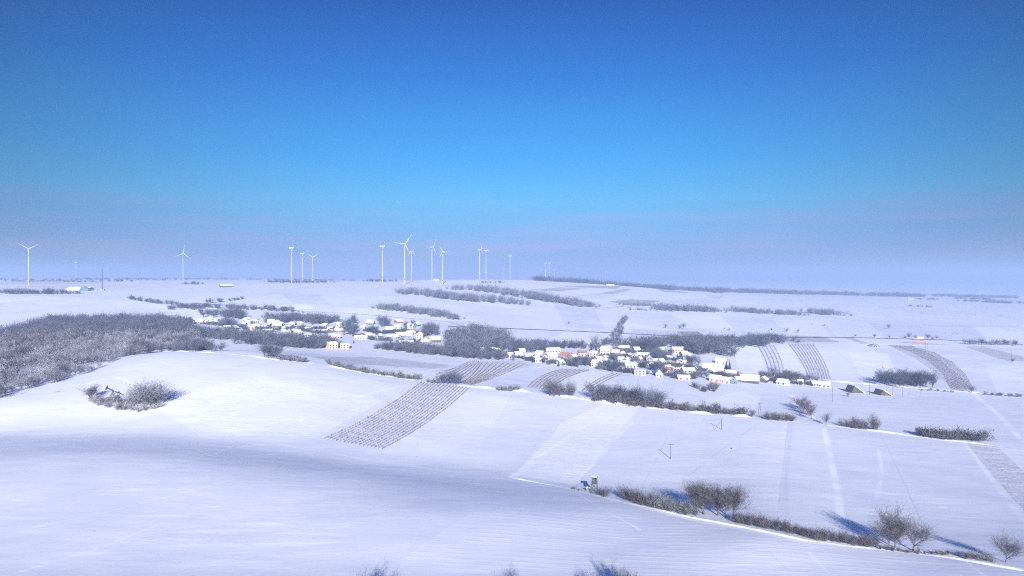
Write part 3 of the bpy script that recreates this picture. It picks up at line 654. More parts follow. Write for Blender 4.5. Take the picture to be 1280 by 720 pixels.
plant('near', at(1119, 684.5), 9.8, 'middle bare tree of the three with long blue shadows, darkest trunk', leaf='twig_brown')
plant('near', at(1141.5, 688), 9.0, 'right bare tree of the three with long blue shadows, widest crown', leaf='twig_brown')
plant('near', at(1257.5, 703), 7.6, 'lone bare tree by the track in the lower right corner', leaf='twig_brown')
clump('bushm', [(1096,686),(1130,691),(1160,693),(1200,695)], 16, (0.6, 1.4), 1.2, 'low dry scrub beside the track at the foot of the bare trees', 'dry scrub on the track bank', 'twig_reddish')
clump('bush', [(1203,698),(1225,701),(1248,704)], 8, (1.4, 2.4), 1.4, 'low frosted bush left of the lone corner tree', 'low bushes by the corner tree', 'olive_twig')
clump('bushm', [(712,611),(725,614)], 3, (0.8, 1.2), 1, 'tiny tuft on the track verge left of the hunting stand', 'tufts left of the hunting stand', 'twig_brown')
# crowns reaching into the bottom edge of the view
def bottom(px, ytop, D, label, leaf='twig_grey', wid=1.0):
    p = far(px, D); h = (CZ-p[2])-(ytop-345)/F*D-2.3; plant('near', p, h, label, None, leaf, wid=wid)
bottom(447, 708, 150, 'frosty treetop at the bottom edge, left of the centre', wid=.8)
bottom(479, 714, 150, 'lower frosty treetop right beside the left bottom one', wid=.7)
bottom(636, 708, 150, 'frosty treetop at the bottom edge, near the middle', wid=.8)
bottom(744, 712, 150, 'low treetop left of the bluish pair at the bottom edge', wid=.8)
bottom(775, 702, 152, 'bluish treetop at the bottom edge, tallest of its row', wid=.7)
bottom(790, 704, 150, 'brownish treetop at the bottom edge, beside the bluish one', 'twig_brown', wid=.6)

# ------------------------------------------------------------------ right: copse, singles and rows
clump('mid', [(1104,483),(1115,484),(1130,485),(1150,486),(1166,487)], 30, (9.0, 14.1), 9, 'dark bare tree of the rectangular copse in the right fields', 'rectangular copse in the right fields', 'twig_far', dy=7)
SINGLE = [(850,411,6,'round dark tree beside the road, right of the middle'), (854,411,9,'taller half of the tree pair beside the road'), (832,410,6,'small round tree just left of the roadside pair'),
 (911,413.5,4,'small round tree on the road by the brown strip'), (964,414,5,'first of three spreading trees on the snow above the road'), (983,415.5,6.5,'middle of three spreading trees above the road, dark umbrella crown'),
 (997,416,5.5,'last of three spreading trees above the road'), (1111,411,8,'umbrella shaped tree alone on the open right plain'), (1093,422,5,'little tree above the dark cellar mound'),
 (1069,421,4,'tiny tree left of the cellar mound'), (1111.5,423,4.5,'tiny tree right of the cellar mound'), (1136,423,8,'leaning tree left of the red barn'), (1131,423,4,'short tree hugging the leaning tree'),
 (1160,424.5,8,'dark upright tree right of the red barn'), (1166,425,5,'short dark tree, second right of the red barn'), (1171,424,5.5,'spreading tree, third right of the red barn'),
 (1144,425,6,'dark tree against the left end of the red barn'), (1227,431,8.5,'umbrella crowned tree in the dark row at the right edge'), (745,435,13,'large round tree left of the slanting cypress line'), (711,405,4,'small tree on the road above the village'),
 (905,412,3,'tiny tree left of the small round roadside tree'), (1214,491,6,'frosted tree at the foot of the curved brown strip'), (866,430,7,'tree at the lower end of the short dark vineyard'), (1020,480,6,'thin tree behind the pale sheds at the village end'), (924,474,6,'tree among the last village houses'), (1028,482,5,'short tree before the pale sheds at the village end'), (1060,496,3.5,'bush-like tree left of the tall pole'), (967,470,8,'tall thin tree behind the end of the village')]
for x, y, h, lb in SINGLE: plant('mid', at(x, y), h*1.15, lb, None, 'twig_grey')
clump('mid', [(1204,430.5),(1216,431),(1240,431.5),(1255,431.5),(1275,432.5)], 20, (6.4, 9.6), 3, 'short upright tree in the dark row at the right edge', 'dark row of trees at the right edge', 'twig_far')
clump('bushm', [(1148,488),(1170,489),(1195,491)], 9, (1.5, 2.6), 2, 'low brown bush on the bank under the rectangular copse', 'bank bushes under the copse', 'twig_reddish')
clump('bushm', [(1230,494),(1245,494.5),(1279,497)], 10, (2.3, 3.3), 3, 'low reddish bush along the bank at the right edge', 'bank bushes at the right edge', 'twig_reddish')
clump('bushm', [(160,374),(178,377),(200,380),(222,382)], 16, (5.1, 9.0), 6, 'dark bush in the broken row on the left plateau', 'broken bush row on the left plateau', 'twig_far')
clump('bushm', [(256,378),(265,379),(285,377),(305,374)], 8, (5.1, 9.0), 5, 'dark bush in the short row beyond the lane', 'short bush row beyond the lane', 'twig_far')
clump('bushm', [(1009,406),(1040,408)], 3, (1.9, 3.2), 2, 'faint bush on the far side of the road at the right', 'faint bushes beyond the road', 'twig_far')
# slanting line of slender trees down to the village
clump('mid', [(782,398),(778,406),(773,416),(769,423),(766,432)], 34, (5, 9), 13, 'slender dark tree in the slanting line running down to the village', 'slanting tree line down to the village', 'twig_grey')
clump('bushm', [(760,425),(754,432),(764,428)], 6, (3.2, 5.1), 4, 'round bush left of the slanting tree line', 'round bushes by the slanting line', 'twig_brown')

# ------------------------------------------------------------------ village trees
wood([(556,436),(556,423),(566,416),(590,413),(612,416),(634,422),(640,431),(632,438),(600,441)], 50, (5, 13), 'big rounded copse of tall grey trees between the two halves of the village', 'twig_copse', 'copse', maxn=420)
belt([(480,437),(510,441),(540,444),(575,447),(610,450),(638,451)], 32, 28, (7, 11), 'frosted hedge of trees along the lower edge of the upper village', 'twig_grey')
belt([(300,431),(340,433),(375,436),(408,436)], 32, 34, (7, 11), 'grey tree belt below the left part of the village', 'twig_grey')
belt([(216,437),(240,439),(268,440)], 26, 28, (6, 10), 'grey thicket at the right end of the brown wood', 'twig_grey', 'thicket')
belt([(775,437),(810,436),(850,434),(880,432),(905,431)], 48, 48, (7, 12), 'grey trees on the bank behind the right village', 'twig_grey')
belt([(862,441),(885,443),(905,447)], 48, 38, (8, 14), 'dark scrub slope behind the last white houses', 'twig_grey')
belt([(900,436),(930,434),(958,430),(990,428)], 48, 48, (6, 11), 'low wood on the rise right of the village', 'twig_far')
belt([(640,433),(680,436),(720,436),(745,437)], 26, 48, (6, 10), 'dark tree row behind the middle houses', 'twig_far')
belt([(955,474),(985,476),(1015,478)], 19, 19, (4, 8), 'frosted garden trees at the right end of the village', 'twig_brown', kind='mid')
belt([(940,473),(965,477),(990,480),(1020,483)], 10, 11, (2, 4), 'dark garden hedge under the last houses', 'twig_brown', 'hedge', 'bushm')
VT = [ # small groups: x range, y, count, height range, kind, leaf, label
 ([(274,400),(284,399),(300,402)], 10, (9, 14), 'mid', 'twig_far', 'round crowned tree in the group behind the leftmost white houses', 'trees behind the leftmost houses'),
 ([(250,397),(270,398)], 7, (7, 9), 'mid', 'twig_grey', 'low grey tree above the leftmost white houses', 'low trees above the leftmost houses'),
 ([(276,409),(292,410)], 6, (7, 10), 'mid', 'twig_far', 'dark tree between the long low shed and the large white house', 'trees by the long low shed'),
 ([(300,414),(318,415),(345,418)], 9, (4, 6), 'mid', 'twig_grey', 'garden tree below the large white house at the left', 'garden trees below the large white house'),
 ([(434,414),(438,409),(444,406)], 6, (8, 11), 'mid', 'twig_far', 'tall rounded tree on the rise above the snowy slope', 'rounded trees on the rise'),
 ([(430,421),(437,417)], 5, (7, 10), 'mid', 'twig_grey', 'grey tree at the left foot of the snowy slope', 'trees at the foot of the snowy slope'),
 ([(461,419),(470,420)], 7, (6, 9), 'mid', 'twig_far', 'dark rounded tree in the village gardens right of the pink house', 'garden trees right of the pink house'),
 ([(477,411),(482,410)], 3, (10, 13), 'mid', 'twig_far', 'tall pointed tree above the snow roofed red house', 'pointed trees above the red house'),
 ([(503,413),(512,410),(520,411)], 6, (5, 8), 'mid', 'twig_far', 'tree behind the yellowish house in the upper village', 'trees behind the yellowish house'),
 ([(530,422),(540,420),(550,421)], 8, (9, 13), 'mid', 'twig_grey', 'frosted tree left of the big round copse', 'frosted trees left of the big copse'),
 ([(392,418),(402,420),(380,418)], 7, (3.5, 6), 'mid', 'twig_grey', 'small tree among the sheds at the left of the village', 'small trees among the sheds'),
 ([(640,444),(650,440),(664,442)], 10, (6, 10), 'mid', 'twig_far', 'grey tree behind the white gabled houses in the middle', 'trees behind the middle white gables'),
 ([(676,444),(684,442)], 5, (7, 9), 'mid', 'twig_far', 'dark tree left of the red roofed house', 'trees left of the red roofed house'),
 ([(712,459),(722,460),(734,460)], 12, (5, 8.5), 'mid', 'twig_grey', 'grey tree in the dense group below the pink house', 'dense group below the pink house'),
 ([(757,463),(765,464),(775,465)], 10, (5, 7), 'mid', 'twig_far', 'tree at the lower village edge left of the bright white block', 'trees left of the bright white block'),
 ([(760,452),(775,452),(788,451)], 10, (4, 6), 'mid', 'twig_far', 'low dark tree in the village core behind the white shed', 'low trees in the village core'),
 ([(800,437),(812,440),(822,444)], 9, (6, 9), 'mid', 'twig_far', 'tree around the long light roof in the right village', 'trees around the long light roof'),
 ([(815,454),(824,452),(836,448)], 10, (6, 9), 'mid', 'twig_far', 'dark tree below the tall orange building', 'trees below the orange building'),
 ([(808,465),(818,466),(827,465)], 8, (5, 8), 'mid', 'twig_far', 'dark tree right of the bright white block', 'trees right of the bright white block'),
 ([(862,457),(870,458)], 5, (6, 8), 'mid', 'twig_far', 'dark tree left of the long cream roof', 'trees left of the long cream roof'),
 ([(871,475),(878,475),(886,474)], 4, (4, 6.5), 'mid', 'twig_brown', 'tall brown tree at the village edge before the cream roof', 'tall brown trees at the village edge'),
 ([(838,472),(850,475),(862,475)], 7, (3, 4.5), 'bushm', 'twig_grey', 'garden bush at the lower village edge near the big white house', 'garden bushes at the lower edge'),
 ([(873,489),(880,492),(890,491),(897,487)], 7, (2.5, 3.6), 'bushm', 'twig_reddish', 'thin reddish bush on the slope below the last houses', 'thin bushes below the last houses'),
]
for pts, n, h, k, leaf, lb, g in VT: clump(k, pts, int(n*1.7), (h[0]*1.25, h[1]*1.25), 14, lb, g, leaf, 'garden_tree' if k == 'mid' else None, dy=3.5)
for x, y, h, lb in [(231,405,13,'large dark conifer at the left end of the village'),(236,404,10,'smaller dark conifer beside the large one at the left end'),(739,439,9,'dark green conifer behind the white house by the tree line'),(745,440,11,'tallest dark green conifer behind the cream house'),(750,440,9,'dark green conifer touching the cream house'),
   (806,463,9,'dark spruce between the bright white block and the village core'),(847,449,8,'dark spruce before the orange building'),(853,452,7,'short spruce right of the orange building'),(865,460,8,'spruce left of the long cream roof'),(912,463,12,'tall conical spruce beside the white house with dark windows'),(908,461,10,'conical spruce left of the tallest one at the field edge'),(492,434,6,'clipped dark conifer before the long white roof'),(495,434,6.5,'second clipped dark conifer before the long white roof'),(666,453,6,'small spruce between the middle houses'),(698,458,6,'small spruce near the parked car'),(927,472,5,'little pointed spruce behind the big barn'),(442,429,5,'dark clipped yew below the snowy slope'),(640,437,5,'small dark conifer at the end of the big copse'),(636,437,5,'dark pointed conifer at the foot of the big copse')]:
    plant('cone', at(x, y), h, lb, None, 'needles')

for pts, w_, lb in (([(645,447),(665,452),(690,455),(720,459)], 6, 'garden shrubs along the lower yards of the middle houses'),
    ([(735,451),(760,449),(790,452),(820,450),(850,452)], 10, 'dark garden shrubs through the heart of the right village'),
    ([(755,443),(780,442),(810,442),(840,445)], 10, 'dark garden shrubs behind the front rows of the right village'),
    ([(745,461),(770,465),(800,468),(830,470),(870,474)], 4, 'garden shrubs at the lower edge of the right village'),
    ([(780,458),(810,459),(840,458),(870,462),(885,466)], 8, 'garden shrubs between the white houses and the lower edge'),
    ([(890,467),(915,474),(930,479)], 6, 'garden shrubs among the last houses'),
    ([(250,405),(290,409),(330,411),(370,413),(410,418)], 8, 'garden shrubs through the left part of the village'),
    ([(330,409),(360,411),(395,412),(430,412)], 8, 'dark scrub behind the left houses'),
    ([(440,420),(470,426),(500,427),(540,430)], 6, 'garden shrubs under the snowy slope'),
    ([(455,414),(480,418),(505,415),(530,418)], 10, 'garden shrubs of the upper village'),
    ([(590,438),(610,440),(640,446)], 6, 'garden shrubs at the foot of the big copse')):
    belt(pts, w_, 9, (2, 5), lb, 'twig_grey', 'garden_shrubs', 'bushm', 'shrubs')
# ------------------------------------------------------------------ houses
_wm = {}
def win_mesh(w, h):
    k = (w, h)
    if k not in _wm:
        b = B(); b.box(-w/2-.08, w/2+.08, -.05, .02, -.08, h+.08); n = len(b.f); b.box(-w/2, -.03, -.07, -.045, 0, h); b.box(.03, w/2, -.07, -.045, 0, h)
        me = new_mesh('window', b.v, b.f, None, ['wall_white', 'glass']); me.polygons.foreach_set('material_index', [0]*n+[1]*(len(b.f)-n)); _wm[k] = me
    return _wm[k]
_dm = B(); _dm.box(-.55, .55, -.06, .03, 0, 2.1); _dm.box(.35, .42, -.10, -.06, 1.0, 1.1); DOOR = new_mesh('door', _dm.v, _dm.f, 'door_wood')
def house(px, py, wpx, d, wh, rh, rz, kind, wall, label, nwin=None, name='house', cat='house', tile='tile_dark', bare=False, chim=True, rot2=0):
    """walls, pitched roof with overhang and its snow, windows, door; kind g = eaves to the viewer, e = gable to the viewer, f = flat roof"""
    p = at(px, py); w = wpx*pm(p); az = -math.atan2(p[0], p[1]); zs = min(hz(p[0]+a, p[1]+c) for a in (-w/2, w/2) for c in (0, d))
    t = empty(name, (p[0], p[1], zs), az+R(rz)); tag(t, label, cat)
    x0, x1, y0, y1 = -w/2, w/2, 0, d; sn = .28
    wl = B()
    if kind == 'f': wl.box(x0, x1, y0, y1, -1.5, wh)
    elif kind == 'g':
        pts = [(y0, -1.5), (y1, -1.5), (y1, wh), ((y0+y1)/2, wh+rh*.97), (y0, wh)]; n = 5
        v = [(x0, y, z) for y, z in pts]+[(x1, y, z) for y, z in pts]
        wl.add(v, [(i, (i+1) % n, n+(i+1) % n, n+i) for i in range(n)]+[tuple(range(n))[::-1], tuple(range(n, 2*n))])
    else: wl.prism([(x0, -1.5), (x1, -1.5), (x1, wh), (0, wh+rh*.97), (x0, wh)], y0, y1)
    wl.build('wall', wall, t)
    rf = B(); sw = B(); o = .45
    def slab(b, p0, p1, a0, a1, th, axis):
        # sloping slab between (u,z) p0 and p1 along the other axis a0..a1
        (u0, z0), (u1, z1) = p0, p1
        if axis == 'x': v = [(a0, u0, z0), (a1, u0, z0), (a1, u1, z1), (a0, u1, z1)]
        else: v = [(u0, a0, z0), (u0, a1, z0), (u1, a1, z1), (u1, a0, z1)]
        v2 = [(a, c, z+th) for a, c, z in v]; b.add(v+v2, [(0, 1, 2, 3), (7, 6, 5, 4), (0, 4, 5, 1), (1, 5, 6, 2), (2, 6, 7, 3), (3, 7, 4, 0)])
    if kind == 'f':
        rf.box(x0-.25, x1+.25, y0-.25, y1+.25, wh+.003, wh+.22); sw.box(x0-.15, x1+.15, y0-.15, y1+.15, wh+.223, wh+.5)
        zr = wh+.4
    else:
        a0, a1, u0, u1, ax = (x0-o, x1+o, y0, y1, 'x') if kind == 'g' else (y0-o, y1+o, x0, x1, 'y')
        um = (u0+u1)/2; s = rh/(um-u0); zr = wh+rh
        slab(rf, (u0-o, wh-o*s+.02), (um, wh+rh+.02), a0, a1, .16, ax); slab(rf, (u1+o, wh-o*s+.02), (um, wh+rh+.02), a0, a1, .16, ax)
        slab(sw, (u0-o+.12, wh-(o-.12)*s+.19), (um, wh+rh+.19), a0+.1, a1-.1, sn, ax); slab(sw, (u1+o-.12, wh-(o-.12)*s+.19), (um, wh+rh+.19), a0+.1, a1-.1, sn, ax)
    ro = rf.build('roof', tile, t)
    if not bare: sw.build('snow_cover', 'roof_snow', ro)
    if chim and wh > 2.6:
        c = B(); cx = x0+w*.3; cy = y0+d*.55; c.box(cx-.3, cx+.3, cy-.3, cy+.3, wh, zr+.9); c.box(cx-.38, cx+.38, cy-.38, cy+.38, zr+.9, zr+1.05); c.build('chimney', 'wall_brick', ro)
    st = 2 if wh > 3.9 else 1; nw = nwin if nwin is not None else max(2, int(w/3.2)); nw = min(nw, 7)
    for lv in range(st):
        for k in range(nw):
            x = x0+(k+.5)*w/nw
            if lv == 0 and k == nw//2 and nw > 1 and wh > 2.5: link('door', DOOR, t, (x, y0, 0)); continue
            link('window', win_mesh(1.3, 1.3), t, (x, y0, .8+lv*2.35))
    if kind == 'e' and rh > 2 and nw: link('window', win_mesh(.8, .9), t, (0, y0, wh+.3))
    return t
W, C_, Yw, O, Pk, Br, Wd, Gy, Gn = 'wall_white', 'wall_cream', 'wall_yellow', 'wall_orange', 'wall_pink', 'wall_brick', 'wall_wood', 'wall_grey', 'wall_green'
HS = [ # px, base row, width px, depth m, wall h, roof h, turn, kind, wall, label
 (237,402,8,10,4,4,20,'e',W,'white steep gabled house beside the dark conifers at the far left of the village'),
 (248,404,9,9,3,3.5,-15,'g',W,'snow roofed house second from the left end of the village'),
 (257,404,6,9,7,2,5,'f',W,'tall white cube house near the left end of the village'),
 (267,405,13,8,3,1.6,0,'g',W,'long low white shed right of the tall cube house'),
 (292,392,6,8,4.5,2,0,'g',W,'lone bright white house on the slope above the left wood'),
 (284,411,9,8,2.6,1.8,0,'g',Gy,'low snow roofed shed in front of the dark left trees'),
 (297,412,7,9,2.4,3,35,'g',Wd,'dark boarded barn with slanting snow roof left of the large white house'),
 (306,402,8,9,4.5,3,-20,'e',W,'white gabled house just above the large white house'),
 (317,413,15,10,6,2.5,0,'g',C_,'large bright cream house, biggest at the left of the village'),
 (318,404,9,8,4,2,10,'g',W,'small white house directly behind the large cream one'),
 (327,403,8,9,3,3.5,-25,'e',Gy,'grey house with dark gable behind the left gardens'),
 (331,411,8,8,3,2,12,'g',Gy,'grey low house touching the right side of the large cream house'),
 (334,415,13,7,2.4,1.2,0,'g',Wd,'long dark shed with a white edge below the left houses'),
 (339,405,9,9,4,3.5,10,'g',W,'white snow roofed house left of the second white block'),
 (346,411,12,10,5.5,2.5,0,'g',W,'bright white two storey house right of the left gardens'),
 (348,405,6,8,4,2.6,15,'e',C_,'little cream gable behind the bright two storey house'),
 (355,417,6,8,3,2,-10,'g',Pk,'small pinkish house at the lower edge of the left village'),
 (361,417,5,8,4,2.5,12,'e',W,'narrow white gable beside the small pinkish house'),
 (365,407,7,8,3.4,2.2,0,'g',W,'snow roofed house under the grey left wood'),
 (358,411,9,8,2.6,1.8,-18,'g',Br,'brick outbuilding between the left houses'),
 (376,406,7,8,2.6,1.8,10,'g',Pk,'pink house half hidden under the grey left wood'),
 (373,418,9,9,3,3,5,'g',W,'wide snow roof on the left of the curved shed'),
 (385,421,9,8,2.4,1.5,0,'g',W,'low white roofed shed above the grey belt at the left'),
 (385,414,8,9,3,2.6,-10,'g',Gy,'grey shed left of the long white roof'),
 (396,416,13,9,3,2,0,'g',Wd,'dark barn under a long bright white roof left of the snowy slope'),
 (411,416,9,9,2.8,3.2,4,'e',Wd,'dark gabled barn right of the long white roof'),
 (404,409,8,8,3,2.5,-20,'g',W,'pale house above the dark gabled barn'),
 (415,422,8,8,3,2,18,'g',C_,'cream cottage below the dark gabled barn'),
 (424,408,8,8,3.5,3,-8,'g',W,'snowy house high up left of the rounded trees'),
 (424,415,11,8,2.8,2.6,24,'g',Br,'reddish barn with slanting roof left of the snowy slope'),
 (421,423,9,8,3,2.2,8,'g',Pk,'pink walled cottage above the yellow farmhouse'),
 (417,436,12,10,6.5,2.2,0,'g',Yw,'left yellow wing of the big farmhouse at the lower village edge'),
 (431,436,12,10,7,1.6,0,'f',O,'right orange block beside the big yellow farmhouse'),
 (446,410,9,9,3.4,3.6,24,'e',W,'white steep house on the rise by the rounded trees'),
 (451,424,17,9,3,2,4,'g',W,'long white roofed house at the foot of the snowy slope'),
 (457,412,11,9,3.6,3.8,0,'e',Pk,'pink and white gabled house on the rise'),
 (461,423,8,8,4,2.4,-10,'g',W,'white cottage right of the long roof under the slope'),
 (469,424,8,9,3,3.2,22,'e',Gy,'grey steep gable right of the white cottage'),
 (462,406,10,9,2.6,4,0,'g',Gn,'dark green roofed house on the crest behind the rises'),
 (477,417,8,8,3.6,2.2,0,'g',Yw,'small yellow house left of the red house'),
 (487,415,10,9,4,3.6,0,'g',Br,'dark red house with a bright snow roof in the upper village'),
 (497,411,8,8,3.4,3,-15,'g',W,'white house right of the dark red house'),
 (500,404,9,8,2.6,3,20,'g',Br,'small barn alone on the upper edge of the village'),
 (491,423,16,8,2.6,1.8,8,'g',Wd,'long brown barn with snowy roof under the red house'),
 (502,420,14,8,3,2.2,22,'g',Br,'long reddish building crossing the middle of the upper village'),
 (511,411,11,9,4,3.4,-6,'g',W,'large snow roof near the top of the upper village'),
 (512,419,8,8,3.4,2.6,10,'g',Pk,'pink cottage left of the yellowish house'),
 (519,408,7,9,3,3.6,-8,'e',Gn,'dark gable house at the top right of the upper village'),
 (524,423,9,10,6.5,3,0,'e',Yw,'yellowish two storey gable house in the upper village'),
 (508,430,20,8,3.2,1.8,3,'g',W,'very long white building at the lower side of the upper village'),
 (531,430,14,9,3.2,2.4,-4,'g',W,'white snow roofed house right of the very long building'),
 (544,428,15,12,4,3,0,'g',Wd,'brown barn with a wide white roof left of the big copse'),
 (593,430,8,9,3,4,35,'e',W,'white gable peeping out of the big copse'),
 (612,436,8,9,3,3,0,'e',Wd,'dark gable at the right foot of the big copse'),
 (604,440,8,8,2.6,2,0,'g',W,'low white roof below the dark gable by the big copse'),
 (622,441,8,8,2.6,2,16,'g',Gy,'low grey shed right of the dark gable by the copse'),
 (628,436,7,8,3,2.6,-10,'g',W,'white house behind the end of the big copse'),
 (640,448,8,9,3,3,24,'g',W,'snowy cottage at the left of the middle white houses'),
 (649,448,10,10,4,3.4,0,'g',W,'white house with broad roof in the middle of the village strip'),
 (660,450,11,9,3.6,2,0,'g',C_,'cream house with low roof at the middle lower edge'),
 (653,442,8,9,3,2.6,-12,'g',W,'white roof behind the middle white houses'),
 (673,447,10,9,5,2.6,0,'g',Pk,'pinkish house left of the red roofed house'),
 (692,441,19,10,3,2.6,0,'g',W,'wide snow roof behind the red roofed house'),
 (691,449,13,9,5,1.4,0,'g',W,'white house below a red band of tiles'),
 (706,448,15,11,3.6,3.2,8,'g',Br,'big red tiled roof with little snow in the village middle'),
 (704,457,8,8,3,2.4,20,'g',W,'white cottage near the parked car'),
 (673,453,9,7,2.4,1.6,0,'g',W,'low white garage left of the parked car'),
 (728,445,12,9,4.5,2,0,'g',Pk,'pink two storey house right of the red tiled roof'),
 (741,447,10,9,6,2,0,'g',W,'white two storey house next to the pink one'),
 (756,443,14,10,8,2.4,0,'g',C_,'tall cream house at the foot of the slanting tree line'),
 (769,446,9,9,6,2.4,0,'g',C_,'smaller cream house right of the tall cream one'),
 (751,454,9,9,5,2.4,8,'g',W,'white house below the tall cream house'),
 (743,459,10,9,5,2.4,-6,'g',C_,'cream house at the lower edge beside the dense tree group'),
 (757,459,9,8,3.4,2.2,14,'g',W,'white cottage among the trees at the lower edge'),
 (780,437,14,7,2.6,2,-12,'g',Wd,'long dark barn right of the slanting tree line'),
 (797,441,8,9,4.5,2.6,0,'g',Gy,'pale grey house in the back row of the right village'),
 (810,436,8,7,3,3.6,45,'g',Gy,'barn with a steep slanting snow roof in the back row'),
 (805,446,18,8,3,1.8,4,'g',W,'long light roofed building in the middle of the right village'),
 (793,450,6,8,5.5,2,0,'e',W,'small bright white gable left of the long light roof'),
 (812,453,8,9,5,3.4,-6,'e',W,'bright white gable with a dark eye window right of the core'),
 (776,452,8,8,3,2,10,'g',W,'snowy roof behind the white shed row'),
 (782,456,11,8,3,1.4,0,'g',W,'left half of the white shed row'),
 (791,460,19,9,3.2,1.8,3,'g',W,'long white house with broad snow roof in the lower core'),
 (800,469,15,12,5.5,.5,0,'f',W,'bright white flat block at the lower village edge'),
 (831,457,10,9,3,4,38,'g',W,'house with a steep bright slanting roof'),
 (826,440,8,8,3.4,2.2,0,'g',W,'white house left of the tall orange building'),
 (847,442,15,11,9,1.4,0,'f',O,'tall orange block with white top, highest in the village'),
 (838,450,8,8,3,2.2,30,'g',Gy,'grey shed under the tall orange block'),
 (844,463,16,10,5.5,2.2,0,'g',W,'white house with a row of dark windows and a dark roof'),
 (834,466,8,8,4,2,0,'g',O,'small orange walled house left of the dark roofed white one'),
 (824,471,9,9,2.6,3.4,0,'e',W,'white gable roof tip at the lower village edge'),
 (857,449,9,10,7,2.4,0,'g',Gy,'speckled grey house right of the orange block'),
 (855,456,5,8,3.4,1.6,0,'g',W,'tiny white cottage below the speckled grey house'),
 (862,469,16,10,5.5,2,0,'g',W,'big plain white house near the tall brown trees'),
 (855,475,16,8,2.6,1.4,3,'g',Pk,'low pink garage row at the lower edge'),
 (891,462,28,12,2.8,3,0,'g',C_,'very long cream barn with snow roof on the right of the village'),
 (901,454.5,15,9,4.4,2,0,'g',W,'white house with two big dark windows above the cream barn'),
 (898,469,13,9,4.4,2,0,'g',W,'white house before the right end of the cream barn'),
 (914,470,13,8,4,2,0,'g',Br,'brick cottage with bright snow roof at the field edge'),
 (893,477,14,9,3.8,2.2,0,'g',O,'orange walled cottage at the lower right edge'),
 (906,479,12,9,3.6,2,-5,'g',Pk,'pink orange cottage right of the orange walled one'),
 (916,480,11,9,3,3,0,'e',Gn,'small sea green gable shed at the edge of the village'),
 (937,479,24,14,3.4,4,0,'g',Wd,'big barn with broad white roof at the village end'),
 (924,478,7,8,3,2,10,'g',Gn,'green garden shed left of the big barn'),
 (953,478,10,8,2.4,2.4,0,'e',Wd,'small dark hut right of the big barn'),
 (976,481,13,9,3,2.4,-4,'g',W,'white cottage alone among garden trees beyond the barn'),
 (1020,483,8,8,2.4,1.8,0,'g',Gy,'small grey shed left of the last white house'),
 (1030,484,15,8,3.6,1.8,0,'g',W,'last bright white house at the end of the village strip'),
 (1001,481,7,7,2.4,1.8,12,'g',W,'tiny snowy hut among the strip gardens'),
 (1138,375.5,5,20,8,3,0,'g',W,'far bright white farm on the right plain'),
 (545,351,7,14,5,2,0,'g',W,'small white hall beside the turbine pair on the crest'),
 (763,357,11,18,5,2,0,'g',W,'low bright white hall on the far crest right of the middle'),
 (283,359,15,18,5,3,8,'g',Wd,'snow roofed farm hall alone on the left plateau'),
]
rh_ = random.Random(5)
for hdef in HS:
    px, py, wp, d, wh, rh, rz, k, wl, lb = hdef
    if k != 'f' and wp < 24: rz += rh_.uniform(-20, 20)
    if px < 1100: wh = wh*.8 if wh > 2.6 else wh; d = d*1.15; rh = rh*1.1; wp = wp*.93
    til = 'tile_red' if wl in (Br, O, Yw) or 'red' in lb else 'tile_dark'
    low = any(s in lb for s in ('barn', 'shed', 'garage', 'hall', 'hut', 'outbuilding', 'farm on'))
    house(px, py, wp, d, wh, rh, rz, k, wl, lb, name='barn' if low else 'house', cat='barn' if low else 'house', tile=til, bare=('red tiled roof' in lb or 'dark roof' in lb), chim=not low, nwin=(2 if low else None))
# red barn by the road
house(1148,425.5,11,12,3,2.6,-4,'g','red_paint','red barn by the road on the right, snow on its roof', name='barn', cat='barn', tile='tile_red', chim=False, nwin=2)
# long agricultural hall at the left, green gable end
def hall():
    p = at(98, 363.5); m = pm(p); L = 27*m; t = empty('farm_hall', p, R(3)); tag(t, 'long white roofed farm hall with a green end on the left plateau', 'hall')
    b = B(); b.prism([(-14*m, -1.5), (12*m, -1.5), (12*m, 4), (-14*m, 4)], 0, 26); b.build('wall', 'wall_cream', t)
    b = B(); v = []
    for x in (-15*m, 12.4*m):
        for y, z in ((-1, 3.9), (13, 8.5), (27, 3.9), (27, 4.5), (13, 9.2), (-1, 4.5)): v.append((x, y, z))
    b.add(v, [(i, (i+1) % 6, 6+(i+1) % 6, 6+i) for i in range(6)]+[(5, 4, 3, 2, 1, 0), (6, 7, 8, 9, 10, 11)]); b.build('roof', 'roof_snow', t)
    b = B(); n = 14
    for k in range(n):
        a0, a1 = math.pi*k/n, math.pi*(k+1)/n
        b.prism([(6*m, -1), (6*m-0, -1)], 0, 1) if 0 else None
    pts = [(8*m+5.5*m*math.cos(math.pi*k/n), 11*math.sin(math.pi*k/n)) for k in range(n+1)]+[(2.5*m, -1.5), (13.5*m, -1.5)]
    b.prism(pts, -4, -1.05); b.build('end_hall', 'wall_green', t)
    b = B(); b.prism([(-12*m, 1.2), (2*m, 1.2), (2*m, 2.6), (-12*m, 2.6)], -.06, .02); b.build('side_panel', 'wall_green', t)
hall()
